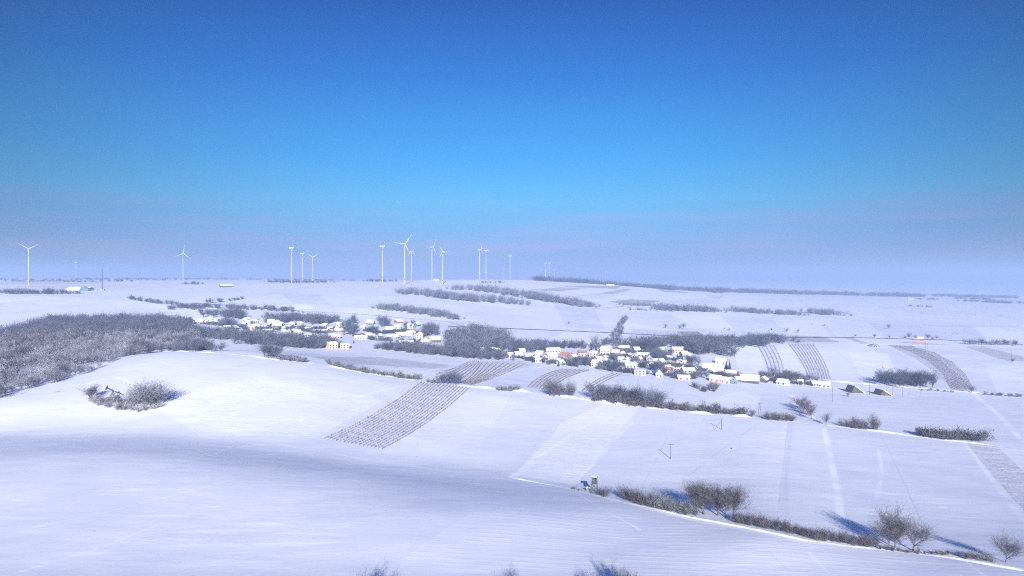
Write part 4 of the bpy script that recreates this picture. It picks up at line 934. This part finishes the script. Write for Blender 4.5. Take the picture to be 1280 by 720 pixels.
# earth cellars and steep roofed huts right of the village
def tri_hut(px, py, wpx, hpx, label, rz):
    p = at(px, py); m = pm(p); w = wpx*m; h = hpx*m; t = empty('hay_barn', p, R(rz)); tag(t, label, 'barn')
    b = B(); b.prism([(-w/2, -1), (w/2, -1), (-w*.2, h)], 0, 10); b.build('wall', 'wall_wood', t)
    b = B(); b.prism([(-w*.2, h+.02), (w/2+.05, -.4), (w/2+.9, -.4), (-w*.2+.3, h+.6)], -.5, 10.5); b.build('snow_cover', 'roof_snow', t)
    b = B(); b.box(-1, .6, -.08, .04, 0, 2.1); b.build('door', 'door_wood', t)
tri_hut(1072, 491.5, 19, 9, 'larger left one of two steep dark hay barns by the track', 8)
tri_hut(1107, 494.5, 17, 7, 'smaller right one of two steep dark hay barns by the track', 8)
def mound():
    p = at(1095, 434); m = pm(p); t = empty('earth_cellar', p); tag(t, 'dark earth cellar mound on the snow left of the red barn', 'cellar')
    b = B(); n = 16; v = [(0, 6, 4*m*1.0)]; f = []
    for rr, zf in ((.35, .9), (.7, .6), (1, 0)):
        for k in range(n):
            a = 2*math.pi*k/n; v.append((8*m*rr*math.cos(a)*(1+.1*math.sin(3*a)), 6+7*rr*math.sin(a), 4*m*zf-.6*(rr == 1)))
    for k in range(n): f.append((0, 1+k, 1+(k+1) % n))
    for r_ in range(2):
        for k in range(n): a = 1+r_*n+k; c = 1+r_*n+(k+1) % n; f.append((a, a+n, c+n, c))
    b.add(v, f); b.build('bank', 'soil', t)
    b = B(); b.box(-2, 2, -1.6, 2, -.5, 2.4); b.build('portal', 'wall_grey', t); b = B(); b.box(-.8, .8, -1.68, -1.6, 0, 2); b.build('door', 'door_wood', t)
mound()
# parked car
def car(p, label, rz):
    t = empty('parked_car', p, rz); tag(t, label, 'car')
    b = B(); b.prism([(-2.1, .35), (2.1, .35), (2.15, .75), (1.3, .95), (.7, 1.4), (-1.0, 1.45), (-1.7, .98), (-2.15, .85)], -.85, .85); b.build('body', 'car_paint', t)
    b = B(); b.prism([(1.15, .97), (.68, 1.34), (-.95, 1.38), (-1.5, 1.0)], -.865, .865); b.build('windows', 'glass', t)
    for x in (-1.35, 1.35):
        for y in (-.8, .8): q = B(); q.tube((x, y-.1, .33), (x, y+.1, .33), .33, .33, 12); q.build('wheel', 'rubber', t)
    b = B(); b.box(-1.0, .65, -.7, .7, 1.46, 1.54); b.build('snow_cover', 'roof_snow', t)
car(at(685.5, 455.5), 'dark parked car in the snowy yard below the red roofed house', R(4))
for i, (x, y, lb) in enumerate([(862,447,'pale garden shed on stilts under the bank right of the orange block')]):
    house(x, y, 4, 4, 2.6, 1.4, 20, 'g', Gy, lb, name='garden_shed', cat='shed', chim=False, nwin=1)

# small sheds and outbuildings scattered between the houses
rs_ = random.Random(21)
def sheds(n, band, lb, g):
    for i in range(n):
        f = rs_.random()*(len(band)-1); k = int(f); u = f-k; a, c = band[k], band[k+1]
        x = a[0]+(c[0]-a[0])*u; y = a[1]+(c[1]-a[1])*u+rs_.uniform(-1, 1)*(a[2]+(c[2]-a[2])*u)
        o = house(x, y, rs_.uniform(4, 7), rs_.uniform(4, 7), rs_.uniform(2, 2.8), rs_.uniform(1.2, 2.4), rs_.uniform(-60, 60), rs_.choice('ge'), rs_.choice([Wd, Gy, Br, Wd, Gy, W]), lb, name='garden_shed', cat='shed', chim=False, nwin=1)
        o['group'] = g
sheds(30, [(735,452,5),(780,449,9),(830,455,13),(870,466,8)], 'small snow roofed shed squeezed between houses of the right village', 'sheds of the right village')
sheds(26, [(250,402,2),(300,408,3),(350,410,4),(430,416,5)], 'small snow roofed shed among the leftmost part of the village', 'sheds of the left village')
sheds(18, [(440,418,5),(490,418,8),(540,424,4)], 'small snow roofed shed on the slope of the upper village', 'sheds of the upper village')
sheds(14, [(595,437,2),(650,447,3),(720,452,4)], 'small snow roofed shed along the middle strip of the village', 'sheds of the middle village')
# ------------------------------------------------------------------ vineyards: every row a thing of vines and posts
_pb = B(); _pb.tube((0, 0, -.3), (0, 0, 1.75), .07, .06, 5); POST = new_mesh('post', _pb.v, _pb.f, 'pole_wood')
def vine_row(a, b, mids, label, group, dens=1.0, hh=1.25, posts=10, tw=.10):
    """a, b image ends of the row, mids = sideways bow; vines as short dark shoots along a wire"""
    pl = line([a]+mids+[b]); seg = np.linalg.norm(np.diff(pl[:, :2], axis=0), axis=1); cum = np.concatenate([[0], np.cumsum(seg)]); L = cum[-1]
    n = int(L*dens*2.2); rg = np.random.RandomState(int(a[0]*13+a[1]*7) % 9999)
    t = rg.uniform(0, L, n); x = np.interp(t, cum, pl[:, 0]); y = np.interp(t, cum, pl[:, 1]); z = H(x, y)
    keep = np.sin(t*.9)+rg.uniform(-1, 1.6, n) > -.9; x, y, z = x[keep], y[keep], z[keep]; n = len(x)
    A = np.stack([x+rg.uniform(-.1, .1, n), y+rg.uniform(-.1, .1, n), z+rg.uniform(0, .5, n)], 1)
    D = np.stack([rg.normal(size=n)*.5, rg.normal(size=n)*.5, np.full(n, .9)], 1); D /= np.linalg.norm(D, axis=1)[:, None]
    np.random.seed(int(a[0]) % 997); tv, tt = twigs(A, D, rg.uniform(.6, 1.1, n)*hh, tw*2.2)
    # fruiting wire wood, a thin continuous cordon
    k = max(2, int(L/5)); tq = np.linspace(0, L, k); qx = np.interp(tq, cum, pl[:, 0]); qy = np.interp(tq, cum, pl[:, 1]); qz = H(qx, qy)+.75
    segs = [(np.array([qx[i], qy[i], qz[i]]), np.array([qx[i+1], qy[i+1], qz[i+1]]), tw*.75, tw*.75) for i in range(k-1)]
    sv, st = tubes(segs, 3); o0 = pl[0].copy()
    V = np.concatenate([sv, tv])-o0; T_ = np.concatenate([st, tt+len(sv)])
    e = empty('vine_row', o0); tag(e, label, 'vine row', group)
    link('vines', tri_mesh('vines', V, T_, 'vine'), e)
    for i in range(posts):
        s = L*i/(posts-1); px_, py_ = np.interp(s, cum, pl[:, 0]), np.interp(s, cum, pl[:, 1])
        link('post', POST, e, (px_-o0[0], py_-o0[1], hz(px_, py_)-o0[2]))
def vineyard(a0, a1, b0, b1, n, label, bow=(0, 0), **k):
    """rows between the image edges a0-a1 (near ends) and b0-b1 (far ends)"""
    for i in range(n):
        t = i/(n-1) if n > 1 else 0; A = (a0[0]+(a1[0]-a0[0])*t, a0[1]+(a1[1]-a0[1])*t); Bq = (b0[0]+(b1[0]-b0[0])*t, b0[1]+(b1[1]-b0[1])*t)
        mids = [(A[0]+(Bq[0]-A[0])*f+bow[0]*4*f*(1-f), A[1]+(Bq[1]-A[1])*f+bow[1]*4*f*(1-f)) for f in (.25, .5, .75)]
        end = ' outermost on its left' if i == 0 else ' outermost on its right' if i == n-1 else ''
        vine_row(A, Bq, mids, ('left outermost' if i == 0 else 'right outermost' if i == n-1 else 'inner')+' vine row of '+label, 'rows of '+label, **k)
vineyard((406,548.5), (478,561.5), (527,478), (587,485), 16, 'the big foreground vineyard', bow=(3, 4.5), posts=12, tw=.075, dens=1.3)
vineyard((577,479.5), (591,481.5), (603,453), (656,455), 9, 'the vineyard behind the round thicket', bow=(1, 2), posts=6, tw=.13, dens=.9)
vineyard((545,468.5), (573,477), (588,451.5), (601,452.5), 6, 'the pale vineyard left of the round thicket', bow=(1, 1), posts=5, tw=.10, dens=.7)
vineyard((660,484), (689,487), (703,462), (736,463), 7, 'the striped vineyard strip below the village', bow=(-5, -2), posts=6, tw=.13, dens=.9)
vineyard((728,489), (737,490.5), (766,467), (777,468), 3, 'the narrow three row strip left of the village core', bow=(-3, -1), posts=5, tw=.13, dens=.9)
vineyard((962,470), (980,470), (947,432), (967,432), 5, 'the steep five row strip right of the village', bow=(3, 0), posts=6, tw=.10, dens=.9)
vineyard((1012,474), (1038,474), (986,430), (1016,430), 9, 'the steep nine row strip above the last house', bow=(3, 0), posts=6, tw=.10, dens=.9)
vineyard((1190,486), (1217,488), (1110,432), (1138,432.5), 9, 'the curved brown vineyard in the right fields', bow=(13, -7), posts=6, tw=.13, dens=.7)
vineyard((866,428), (890,427.5), (847,415), (871,415), 8, 'the short dark vineyard behind the right village', bow=(2, -.5), posts=4, tw=.14, dens=.7)

# ------------------------------------------------------------------ wind turbines
def lathe_pts(b, prof, n=20):
    v = []; f = []
    for r, z in prof:
        for k in range(n): a = 2*math.pi*k/n; v.append((r*math.cos(a), r*math.sin(a), z))
    for i in range(len(prof)-1):
        for k in range(n): f.append((i*n+k, i*n+(k+1) % n, (i+1)*n+(k+1) % n, (i+1)*n+k))
    f.append(tuple((len(prof)-1)*n+k for k in range(n))); b.add(v, f)
def blade_mesh(L):
    b = B(); st = [(0, 1.0, .9, 0), (.05, 1.1, .95, .1), (.16, 2.1, .55, .3), (.3, 1.8, .38, .2), (.5, 1.35, .26, .12), (.7, 1.0, .18, .06), (.86, .7, .12, .03), (.97, .42, .07, 0), (1, .12, .03, 0)]
    v = []; f = []; n = 8
    for t, c, th, of in st:
        for k in range(n):
            a = 2*math.pi*k/n; v.append((math.cos(a)*c*.72+of, math.sin(a)*th*.8, t*L))
    for i in range(len(st)-1):
        for k in range(n): f.append((i*n+k, i*n+(k+1) % n, (i+1)*n+(k+1) % n, (i+1)*n+k))
    f.append(tuple((len(st)-1)*n+k for k in range(n))); b.add(v, f); return b
def turbine(px, hub, D, rpx, ang, yaw, label):
    p = far(px, D); hz_ = CZ-(hub-345)/F*D; h = hz_-p[2]; L = rpx*.86/F*D; k = h/105.
    az = -math.atan2(p[0], p[1]); t = empty('wind_turbine', (p[0], p[1], p[2])); tag(t, label, 'wind turbine', 'wind turbines on the hazy crest')
    b = B(); lathe_pts(b, [(1.5*k, -4), (1.48*k, 0), (1.3*k, h*.3), (1.1*k, h*.6), (.85*k, h-2.2)]); tw_ = b.build('tower', 'turbine_white', t, smooth=True)
    b = B(); lathe_pts(b, [(1.45*k, h*.11), (1.44*k, h*.135)]); b.build('marking_band', 'red_paint', tw_)
    n = B(); n.prism([(-5, -1.9), (6, -1.9), (7.5, -.9), (7.5, 1.0), (5.5, 2.0), (-3.5, 2.0), (-5, 1.2)], -1.9, 1.9)
    na = link('nacelle', new_mesh('nacelle', n.v, n.f, 'turbine_white'), t, (0, 0, h), az+R(yaw)+R(90), k)
    hb_ = B(); pr = [(1.9, 0), (2.0, 1.2), (1.6, 2.4), (.8, 3.2), (.1, 3.4)]; lathe_pts(hb_, pr, 14)
    a = az+R(yaw)   # rotor faces -Y turned by a
    fx, fy = math.sin(a), -math.cos(a)
    hub_o = link('rotor_hub', new_mesh('rotor_hub', hb_.v, hb_.f, 'turbine_white', smooth=True), t, (fx*5*k, fy*5*k, h), 0, k); hub_o.rotation_euler = (math.pi/2, 0, a)
    for q in range(3):
        bl = blade_mesh(L); o = link('blade', new_mesh('blade', bl.v, bl.f, 'turbine_white', smooth=True), t, (fx*6.6*k, fy*6.6*k, h)); o.rotation_mode = 'XYZ'
        o.rotation_euler = (0, R(90-(ang+120*q)), a)
        for s0, s1 in ((.62, .74),) if rpx > 9 else ():
            r = B(); c0, c1 = .8-(s0-.62)*.6, .8-(s1-.62)*.6
            r.add([(c0*1.2, -.26, s0*L), (c0*1.2, .26, s0*L), (-c0*1.15, .26, s0*L), (-c0*1.15, -.26, s0*L), (c1*1.2, -.22, s1*L), (c1*1.2, .22, s1*L), (-c1*1.15, .22, s1*L), (-c1*1.15, -.22, s1*L)],
                  [(0, 1, 2, 3), (7, 6, 5, 4), (0, 4, 5, 1), (1, 5, 6, 2), (2, 6, 7, 3), (3, 7, 4, 0)]); r.build('red_stripe', 'red_paint', o)
for a in [(36,311,2000,14,30,5,'nearest wind turbine, alone at the left edge, blades spread like a Y'),
          (229,317,2700,13,82,10,'white turbine standing alone, second from the left edge'),
          (364.5,310,2150,18,103,62,'tallest of the trio of turbines, rotor seen nearly edge on'),
          (378,317,2700,11,95,70,'thin middle turbine of the left trio'),
          (391,321.5,2900,8.5,30,0,'shortest and brightest turbine of the left trio, blades like a Y'),
          (478,308,2200,13,95,65,'lone turbine on the crest above a thicket, rotor edge on'),
          (506,305,2050,17,55,12,'tallest turbine near the middle, one blade reaching up right'),
          (514.5,315,3000,9,80,50,'faint turbine just right of the tallest middle one'),
          (540,309,2250,14,62,45,'left turbine of the pair by the small white hall'),
          (553,315,2050,9,0,8,'bright white turbine standing nearest on the crest, one blade level'),
          (599.5,312,2650,10,75,50,'left turbine of the two close together on the crest'),
          (607.5,313,2800,10,110,50,'right turbine of the two close together on the crest'),
          (629,334,5600,6,60,40,'tiny far turbine on the middle crest'),
          (637.5,320,3400,7,90,75,'faint turbine alone right of the middle on the crest'),
          (682,329,4600,9,85,60,'ghostly left turbine of the two above the ridge forest'),
          (686.5,329,4700,9,95,60,'ghostly right turbine of the two above the ridge forest'),
          (693,337,5600,6,90,60,'very faint small turbine right of the ghostly pair'),
          (95,328,4200,9,90,65,'faint turbine in the haze behind the green ended hall'),
          (135,335,5200,6,90,65,'very faint turbine in the haze right of the dark mast'),
          (757,341,6500,6,90,60,'barely visible turbine far behind the white crest hall'),
          (781,344,6800,5,80,60,'barely visible turbine furthest right over the ridge')]: turbine(*a)

# ------------------------------------------------------------------ masts and utility poles
def mast():
    p = at(128, 363); h = 27*pm(p); t = empty('radio_mast', p); tag(t, 'thin dark lattice mast on the left plateau', 'mast'); b = B(); r = 1.1
    cs = [(r*math.cos(a), r*math.sin(a)) for a in (0, 2.09, 4.19)]
    for x, y in cs: b.tube((x, y, -1), (x*.6, y*.6, h), .22, .16, 5)
    for i in range(18):
        z0, z1 = h*i/18, h*(i+1)/18
        for k in range(3): (xa, ya), (xb, yb) = cs[k], cs[(k+1) % 3]; f0 = 1-.4*i/18; b.tube((xa*f0, ya*f0, z0), (xb*f0, yb*f0, z1), .1, .1, 4)
    b.build('lattice', 'dark_steel', t); b = B(); b.box(-3, 5, -3, 3, -1, 3); b.build('equipment_hut', 'wall_grey', t); b = B(); b.tube((0, 0, h), (0, 0, h+4), .12, .05, 5); b.build('antenna', 'dark_steel', t)
mast()
def pole(px, py, top, label, arms=1, guy=None, aframe=False, r=.17):
    p = at(px, py); h = (py-top)*pm(p); t = empty('utility_pole', p, 0); tag(t, label, 'utility pole'); b = B()
    if aframe: b.tube((-1.2, 0, -.5), (-.1, 0, h), r, r*.7, 8); b.tube((1.2, 0, -.5), (.1, 0, h), r, r*.7, 8); b.build('poles', 'pole_wood', t)
    else: b.tube((0, 0, -.5), (0, 0, h), r, r*.7, 8); b.build('shaft', 'pole_wood', t)
    for k in range(arms):
        z = h-.35-k*1.3; b = B(); b.box(-1.15, 1.15, -.09, .09, z, z+.2); c = b.build('crossarm', 'pole_wood', t)
        for x in (-1.0, 0, 1.0): q = B(); lathe_pts(q, [(.09, 0), (.12, .1), (.06, .16), (.1, .24), (.03, .32)], 8); q.build('insulator', 'wall_grey', c, (x, 0, z+.203))
    if guy:
        b = B(); b.tube((0, 0, h*.8), (guy, -.5, 0), .06, .06, 5); b.build('stay', 'pole_wood', t)
pole(838.5, 573.5, 555, 'T shaped utility pole standing alone in the snowfield')
pole(902, 537, 522, 'plain leaning stayed pole beside the long hedge', arms=0, guy=-4.5)
pole(949.5, 521.5, 504, 'A shaped double pole at the end of the long hedge', arms=1, aframe=True, r=.13)
pole(1040.5, 502.5, 483, 'thin bare pole in the field under the last white house', arms=0, r=.13)
pole(1087, 493.5, 473.5, 'tall dark pole with crossarm between the two hay barns', arms=2, r=.2)
pole(1115.5, 494, 480, 'thin pole right of the second hay barn', arms=1, r=.12)
pole(1128, 496, 484, 'thin pole under the rectangular copse', arms=1, r=.12)
pole(1151, 496, 487, 'shortest thin pole under the right end of the copse', arms=1, r=.12)
pole(1156.5, 440, 427, 'faint pole on the snow before the red barn', arms=1, r=.16)
pole(1159, 438, 430, 'fainter short pole right of the one before the red barn', arms=0, r=.16)
pole(1264, 451, 437, 'faint pole above the little dark bush at the right edge', arms=1, r=.16)
plant('bushm', at(1266, 452), 4, 'little dark bush alone on the snow at the right edge', None, 'twig_far')
plant('bushm', at(914, 561), .7, 'tiny dark tuft alone in the snowfield right of the T shaped pole', None, 'twig_brown', wid=1.0)
p_ = at(141, 503); b = B(); b.tube((0, 0, 0), (0, 0, 19*pm(p_)), .09, .05, 6); tag(b.build('flagpole', 'steel', None, p_), 'pale thin pole rising behind the oil pump', 'pole')

# ------------------------------------------------------------------ oil pump (nodding donkey) in the copse
def pump():
    p = at(141, 498); s = pm(p)*1.0; t = empty('oil_pump', p, R(0)); s = .95; tag(t, 'dark oil pump jack rising from the bushes of the small copse', 'pump jack')
    b = B(); b.box(-4*s, 5*s, -1, 1, -.3, .5); b.build('base_frame', 'wall_grey', t)
    b = B()
    for y in (-.9, .9):
        b.tube((-1.6*s, y, .5), (0, y*.3, 5.2*s), .16, .14, 6); b.tube((1.6*s, y, .5), (0, y*.3, 5.2*s), .16, .14, 6)
    b.tube((-.8*s, -.6, 2.8*s), (.8*s, -.6, 2.8*s), .1, .1, 5); b.build('samson_post', 'dark_steel', t)
    a = R(-24); ca, sa = math.cos(a), math.sin(a)
    def rot(x, z): return (x*ca-z*sa, 5.3*s+x*sa+z*ca)
    # the head (left) points up, tail right down
    b = B(); b.prism([rot(-4.0*s, -.25), rot(4.2*s, -.25), rot(4.2*s, .3), rot(-4.0*s, .4)], -.22, .22); b.build('walking_beam', 'dark_steel', t)
    hd = [rot(-4.0*s-1.0*math.cos(q)*s*.9, 1.9*math.sin(q)*s) for q in np.linspace(-1.2, 1.2, 9)]+[rot(-3.7*s, .5), rot(-3.7*s, -.4)]
    b = B(); b.prism(hd, -.35, .35); b.build('horse_head', 'dark_steel', t)
    hx, hz2 = rot(-4.9*s, 0); b = B(); b.tube((hx, 0, hz2), (hx, 0, .5), .05, .05, 5); b.build('polished_rod', 'steel', t)
    tx, tz = rot(4.0*s, 0); b = B(); b.tube((tx, .5, tz), (3.0*s, .5, 1.9*s), .1, .1, 5); b.tube((tx, -.5, tz), (3.0*s, -.5, 1.9*s), .1, .1, 5); b.build('pitman_arm', 'dark_steel', t)
    b = B(); b.prism([(2.6*s, 1.0*s), (4.2*s, .9*s), (4.6*s, 1.6*s), (4.2*s, 2.4*s), (3.0*s, 2.2*s)], -.8, -.5); b.build('counterweight', 'dark_steel', t)
    b = B(); b.box(2.2*s, 4.4*s, -.5, .5, .5, 1.3*s); b.build('gearbox', 'dark_steel', t)
pump()
# ------------------------------------------------------------------ hunting stand and the box beside it
def stand():
    p = at(743, 617); m = pm(p); t = empty('hunting_stand', p, R(-14)); tag(t, 'wooden raised hunting stand on ladder legs beside the track', 'hunting stand'); h = 21.5*m; w = .95
    for x in (-w, w):
        for y in (-w, w): b = B(); b.tube((x*1.2, y*1.2, -.3), (x*.9, y*.9, h*.98), .09, .07, 6); b.build('leg', 'stand_wood', t)
    b = B()
    for z0, z1 in ((.1, .36), (.36, .62)):
        for sx in (-1, 1): b.tube((sx*w*1.1, -w, h*z0), (sx*w*1.0, w, h*z1), .05, .05, 5); b.tube((-w*sx, -w*1.05, h*z0), (w*sx, -w, h*z1), .05, .05, 5)
    for z in (.12, .36, .62): b.tube((-w*1.1, -w*1.1, h*z), (w*1.1, -w*1.1, h*z), .06, .06, 5)
    b.build('brace', 'stand_wood', t)
    b = B(); b.box(-w*1.05, w*1.05, -w*1.05, w*1.05, h*.60, h*.62); b.build('platform', 'stand_wood', t)
    b = B(); b.box(-w, w, -w-.04, -w, h*.625, h*.76); b.box(-w-.04, -w, -w, w, h*.625, h*.76); b.box(w, w+.04, -w, w, h*.625, h*.76); b.box(-w, w, w, w+.04, h*.625, h*.9); b.build('cabin_wall', 'stand_wood', t)
    r = B(); r.prism([(-w*1.35, h*.985), (w*1.35, h*.985), (w*1.35, h*1.01), (-w*1.35, h*1.01)], -w*1.4, w*1.4); ro = r.build('roof', 'wall_wood', t); q = B(); q.box(-w*1.25, w*1.25, -w*1.3, w*1.3, h*1.012, h*1.03); q.build('snow_cover', 'roof_snow', ro)
    b = B(); b.tube((-.3, -w*1.1, h*.6), (-.5, -w*2.6, 0), .05, .05, 5); b.tube((.3, -w*1.1, h*.6), (.1, -w*2.6, 0), .05, .05, 5)
    for i in range(9):
        f = (i+.7)/10; y = -w*2.6+w*1.5*f; b.tube((-.5+.2*f, y, h*.6*f), (.1+.2*f, y, h*.6*f), .035, .035, 4)
    b.build('ladder', 'stand_wood', t)
stand()
def box():
    p = at(735, 613.5); m = pm(p); t = empty('feeding_box', p, R(12)); tag(t, 'green wooden feeding box on the track verge left of the hunting stand', 'box'); w = 3.2*m
    b = B(); b.prism([(-w*.8, 0), (w*.8, 0), (w, w*1.2), (-w, w*1.2)], -.7, .7); b.build('body', 'green_paint', t)
    b = B(); b.box(-w*1.1, w*1.1, -.85, .85, w*1.21, w*1.32); b.build('lid', 'green_paint', t)
    b = B(); b.box(-w, w, -.75, .75, w*1.325, w*1.42); b.build('snow_cover', 'roof_snow', t)
box()


DNP = 'RGB_ALBEDO_NORMAL'; DPF = 'ACCURATE'
HAZE_D = .0002; HAZE_C = (.49, .64, .92, 1); EXPO = 1.0
# ------------------------------------------------------------------ sun, sky, haze
SUN_EL = 20.5; SUN_AZ_OFF = 2.5          # sun stands behind the drone, a little to its right
sd = bpy.data.lights.new('sun', 'SUN'); sd.energy = 4.8; sd.angle = R(.5); sd.color = (1.0, .965, .93)
so = bpy.data.objects.new('sun', sd); col.objects.link(so)
# light travels towards +Y (away from the camera), slightly to -X
dx, dy, dz = -math.sin(R(SUN_AZ_OFF)), math.cos(R(SUN_AZ_OFF)), -math.tan(R(SUN_EL))
from mathutils import Vector
so.rotation_euler = Vector((dx, dy, dz)).to_track_quat('-Z', 'Y').to_euler(); so.location = (0, -50, 400)
w = bpy.data.worlds.new('World'); scene.world = w; w.use_nodes = True; nt = w.node_tree; N = nt.nodes; Lk = nt.links.new
w.cycles.sampling_method = 'NONE'; bg = N['Background']; bg.inputs['Strength'].default_value = .12
sky = N.new('ShaderNodeTexSky'); sky.sky_type = 'NISHITA'; sky.sun_disc = False; sky.sun_elevation = R(SUN_EL)
sky.sun_rotation = R(180-SUN_AZ_OFF)
sky.altitude = 200; sky.air_density = 1.0; sky.dust_density = .6; sky.ozone_density = 2.5
tc = N.new('ShaderNodeTexCoord'); sep = N.new('ShaderNodeSeparateXYZ'); Lk(tc.outputs['Generated'], sep.inputs[0])
ramp = N.new('ShaderNodeValToRGB'); e = ramp.color_ramp.elements
mr = N.new('ShaderNodeMapRange'); mr.inputs[1].default_value = -.02; mr.inputs[2].default_value = .48; Lk(sep.outputs['Z'], mr.inputs[0]); Lk(mr.outputs[0], ramp.inputs[0])
SKY = [(0, (1.0, 1.5, 2.6)), (.052, (.98, 1.55, 2.7)), (.144, (.68, 1.9, 3.6)), (.258, (.34, 2.15, 4.1)), (.37, (.12, 1.66, 4.0)), (.584, (.0, .82, 3.05)), (.772, (.0, .36, 1.85)), (1.0, (.0, .26, 1.35))]
while len(e) < len(SKY): e.new(.5)
SKS = 8.0
for k, (p, c) in enumerate(SKY): e[k].position = p; e[k].color = (c[0]/SKS, c[1]/SKS, c[2]/SKS, 1)
gain = N.new('ShaderNodeVectorMath'); gain.operation = 'SCALE'; gain.inputs['Scale'].default_value = SKS; Lk(ramp.outputs[0], gain.inputs[0])
mx = N.new('ShaderNodeMix'); mx.data_type = 'RGBA'; mx.inputs[0].default_value = .96
Lk(sky.outputs[0], mx.inputs[6]); Lk(gain.outputs[0], mx.inputs[7])
# faint rosy cloud banks low over the horizon
cm = N.new('ShaderNodeMapping'); cm.inputs['Scale'].default_value = (2.2, 2.2, 26); cm.inputs['Location'].default_value = (.55, .2, .3); Lk(tc.outputs['Generated'], cm.inputs[0])
cn = N.new('ShaderNodeTexNoise'); cn.inputs['Scale'].default_value = 1.7; cn.inputs['Detail'].default_value = 4; Lk(cm.outputs[0], cn.inputs['Vector'])
c1 = N.new('ShaderNodeMapRange'); c1.inputs[1].default_value = .46; c1.inputs[2].default_value = .66; Lk(cn.outputs['Fac'], c1.inputs[0])
band = N.new('ShaderNodeValToRGB'); be = band.color_ramp.elements; be[0].position = .44; be[0].color = (0, 0, 0, 1); be[1].position = .55; be[1].color = (0, 0, 0, 1)
bb = be.new(.485); bb.color = (1, 1, 1, 1)
bm_ = N.new('ShaderNodeMapRange'); bm_.inputs[1].default_value = -.5; bm_.inputs[2].default_value = .5; Lk(sep.outputs['Z'], bm_.inputs[0])
bb.position = .53; be[0].position = .505; be[2].position = .62
Lk(bm_.outputs[0], band.inputs[0])
cf = N.new('ShaderNodeMath'); cf.operation = 'MULTIPLY'; Lk(c1.outputs[0], cf.inputs[0]); Lk(band.outputs[0], cf.inputs[1])
cf2 = N.new('ShaderNodeMath'); cf2.operation = 'MULTIPLY'; cf2.inputs[1].default_value = .5; Lk(cf.outputs[0], cf2.inputs[0])
mc = N.new('ShaderNodeMix'); mc.data_type = 'RGBA'; mc.inputs[7].default_value = (2.4, 1.95, 3.3, 1); Lk(cf2.outputs[0], mc.inputs[0]); Lk(mx.outputs[2], mc.inputs[6])
# lens vignette put into the sky colour: darker towards both sides
sx = N.new('ShaderNodeMath'); sx.operation = 'MULTIPLY'; Lk(sep.outputs['X'], sx.inputs[0]); Lk(sep.outputs['X'], sx.inputs[1])
sf = N.new('ShaderNodeMapRange'); sf.inputs[1].default_value = 0; sf.inputs[2].default_value = .36; sf.inputs[3].default_value = 1; sf.inputs[4].default_value = .52; Lk(sx.outputs[0], sf.inputs[0])
sg = N.new('ShaderNodeVectorMath'); sg.operation = 'SCALE'; Lk(mc.outputs[2], sg.inputs[0]); Lk(sf.outputs[0], sg.inputs['Scale'])
Lk(sg.outputs[0], bg.inputs['Color'])
# winter haze: a closed box of even air round the whole place
hb = B(); zl = float(min(Z.min(), 0))-1.0
hb.box(-19900, 19900, -19900, 19900, zl, CZ+145)
hm = bpy.data.materials.new('haze_air'); hm.use_nodes = True; hn = hm.node_tree; hn.nodes.remove(hn.nodes['Principled BSDF'])
pv = hn.nodes.new('ShaderNodeVolumePrincipled'); pv.inputs['Color'].default_value = HAZE_C; pv.inputs['Density'].default_value = HAZE_D; pv.inputs['Anisotropy'].default_value = 0.2
hn.links.new(pv.outputs[0], hn.nodes['Material Output'].inputs['Volume']); M['haze_air'] = hm
ho = hb.build('haze', 'haze_air'); tag(ho, 'thin bluish winter haze over the far fields', kind='stuff')
vs = scene.view_settings; vs.view_transform = 'Standard'; vs.look = 'None'; vs.gamma = 1; vs.use_curve_mapping = False; vs.exposure = EXPO
scene.render.engine = 'CYCLES'; scene.cycles.volume_bounces = 1
scene.cycles.use_denoising = False; scene.cycles.denoiser = 'OPENIMAGEDENOISE'; scene.cycles.denoising_input_passes = DNP; scene.cycles.denoising_prefilter = DPF; scene.cycles.filter_width = 1.05; scene.cycles.use_adaptive_sampling = False
scene.render.resolution_x = 1024; scene.render.resolution_y = 576
import os; print('COUNTS', COUNT, len(bpy.data.objects))
